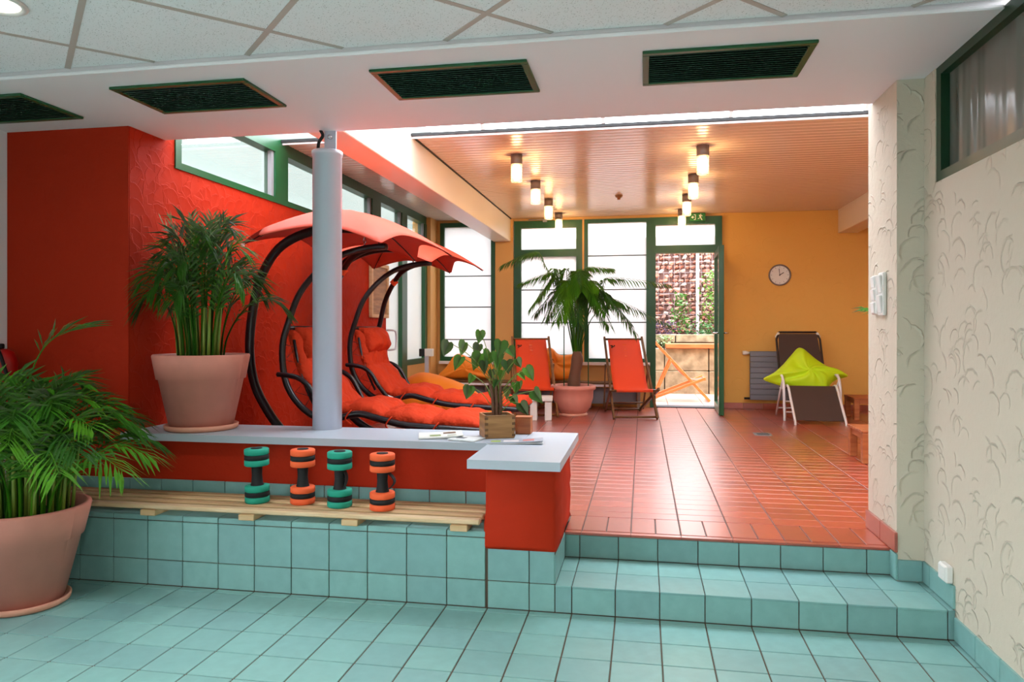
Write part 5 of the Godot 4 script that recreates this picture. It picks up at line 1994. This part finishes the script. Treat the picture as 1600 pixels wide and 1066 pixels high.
# ---------------------------------------------------------------- small things
func make_float(label: String, at: Vector3, foam: Material, lean: float, loop: float):
	var t := thing("water_dumbbell", label, "dumbbell", at, 0.0, "foam water dumbbells on the slatted seat")
	t.rotation.z = lean
	for k in 2:
		var y0 := 0.0 if k == 0 else 0.192
		for q in [[0.0, 0.031, foam, "foam_ring", 0.063], [0.031, 0.057, M.black_foam, "foam_band", 0.0625], [0.057, 0.088, foam, "foam_ring", 0.063]]:
			var st := new_st(true)
			var r: float = q[4]
			add_lathe(st, [Vector2(0.0, y0 + q[0]), Vector2(r - 0.004, y0 + q[0]), Vector2(r, y0 + q[0] + 0.004), Vector2(r, y0 + q[1] - 0.004), Vector2(r - 0.004, y0 + q[1]), Vector2(0.0, y0 + q[1])], 32)
			obj(q[3], st, q[2], t)
		var st2 := new_st(true)
		add_lathe(st2, [Vector2(0.0, y0 + 0.0885), Vector2(0.03, y0 + 0.0885), Vector2(0.028, y0 + 0.092), Vector2(0.0, y0 + 0.09)], 20)
		obj("end_cap", st2, M.black_foam, t)
	var st := new_st(true)
	add_lathe(st, [Vector2(0.034, 0.089), Vector2(0.03, 0.1), Vector2(0.026, 0.14), Vector2(0.028, 0.18), Vector2(0.03, 0.192)], 20)
	obj("grip", st, M.black_foam, t)
	if loop > 0.0:
		var rows := []
		for i in 9:
			var f := i / 8.0
			var p := Vector3(0.02 + loop * sin(PI * f), 0.092 + 0.1 * f, 0.0)
			rows.append([p + Vector3(0, 0, -0.016), p + Vector3(0, 0, 0.016)])
		st = new_st(true)
		add_sheet(st, rows, 0.004)
		obj("strap", st, M.black_foam, t)


func magazine(label: String, at: Vector3, turn: float, size: Vector2, cover: Color, blocks: Array, lift := 0.0):
	var t := thing("magazine", label, "magazine", at, turn, "magazines on the counter")
	var last: Node3D
	for k in 2:
		var rows := []
		for i in 7:
			var f := i / 6.0
			var row := []
			for j in 2:
				row.append(Vector3((f - 0.5) * size.x, 0.003 + k * 0.0035 + lift * f * f * (0.5 + 0.5 * k), (j - 0.5) * size.y))
			rows.append(row)
		var st := new_st()
		add_sheet(st, rows, 0.003)
		last = obj("pages" if k == 0 else "cover", st, M.paper if k == 0 else mat(cover, 0.3), t)
	for b in blocks:
		var st := new_st()
		var f: float = b[0] / size.x + 0.5
		add_box(st, Vector3(b[0], 0.0085 + lift * f * f, b[1]), Vector3(b[2], 0.001, b[3]), 0.0, Basis(Vector3.BACK, atan(2.0 * lift * f / size.x)))
		obj("printed_picture", st, mat(b[4], 0.35), last)


func build_small_things():
	make_float("green foam water dumbbell with a plain grip, leftmost on the slatted seat", v(-1.99, 0.418, 3.5), M.foam_green, 0.02, 0.0)
	make_float("orange foam water dumbbell between the two green ones", v(-1.745, 0.418, 3.52), M.foam_orange, 0.0, 0.0)
	make_float("green foam water dumbbell with a strap, between the two orange ones", v(-1.527, 0.418, 3.49), M.foam_green, 0.0, 0.018)
	make_float("orange foam water dumbbell with a wide strap loop, rightmost on the slatted seat", v(-1.29, 0.418, 3.47), M.foam_orange, 0.0, 0.045)
	magazine("open white magazine lying left of the wooden plant box", v(-1.1, 0.731, 3.87), 0.3, Vector2(0.24, 0.2), Color(0.92, 0.93, 0.9), [[-0.03, 0.03, 0.06, 0.05, Color(0.5, 0.6, 0.35)], [0.05, -0.04, 0.07, 0.06, Color(0.42, 0.3, 0.22)], [0.06, 0.05, 0.05, 0.04, Color(0.75, 0.78, 0.72)]], 0.01)
	magazine("pale magazine half under the wooden plant box corner", v(-0.93, 0.731, 3.78), -0.25, Vector2(0.16, 0.13), Color(0.86, 0.9, 0.9), [[-0.03, 0.0, 0.05, 0.04, Color(0.4, 0.45, 0.5)]])
	magazine("grey magazine in front of the wooden plant box", v(-0.655, 0.731, 3.72), 0.12, Vector2(0.29, 0.12), Color(0.62, 0.66, 0.72), [[-0.1, 0.01, 0.05, 0.05, Color(0.6, 0.7, 0.3)], [-0.02, 0.01, 0.08, 0.06, Color(0.88, 0.85, 0.86)], [0.07, 0.0, 0.06, 0.05, Color(0.8, 0.5, 0.5)]], 0.012)
	var t := thing("wooden_block", "small reddish-brown box behind the wooden plant box", "box", v(-0.665, 0.731, 4.065))
	var st := new_st()
	add_box(st, Vector3(0, 0.045, 0), Vector3(0.09, 0.09, 0.07), 0.003)
	obj("body", st, M.teak, t)
	st = new_st()
	add_box(st, Vector3(0, 0.094, 0), Vector3(0.094, 0.008, 0.074), 0.002)
	obj("lid", st, M.teak, t)
	# fire extinguisher at the left edge
	t = thing("fire_extinguisher", "red fire extinguisher on the wall at the left edge", "extinguisher", v(-3.64, 0.74, 3.6))
	st = new_st(true)
	add_lathe(st, [Vector2(0, 0), Vector2(0.06, 0.0), Vector2(0.068, 0.01), Vector2(0.068, 0.4), Vector2(0.05, 0.45), Vector2(0.02, 0.47), Vector2(0, 0.47)], 24)
	obj("cylinder", st, M.red_metal, t)
	st = new_st()
	add_box(st, Vector3(-0.03, 0.485, 0), Vector3(0.05, 0.03, 0.03), 0.006)
	obj("valve", st, M.dark_metal, t)
	st = new_st(true)
	add_tube(st, smooth_path([Vector3(-0.02, 0.485, 0.03), Vector3(0.05, 0.4, 0.06), Vector3(0.085, 0.2, 0.03), Vector3(0.08, 0.05, 0.03)], 5), 0.01, 7)
	obj("hose", st, M.dark_metal, t)
	st = new_st()
	add_box(st, Vector3(0, 0.22, -0.09), Vector3(0.06, 0.2, 0.08), 0.004)
	obj("bracket", st, M.dark_metal, t)
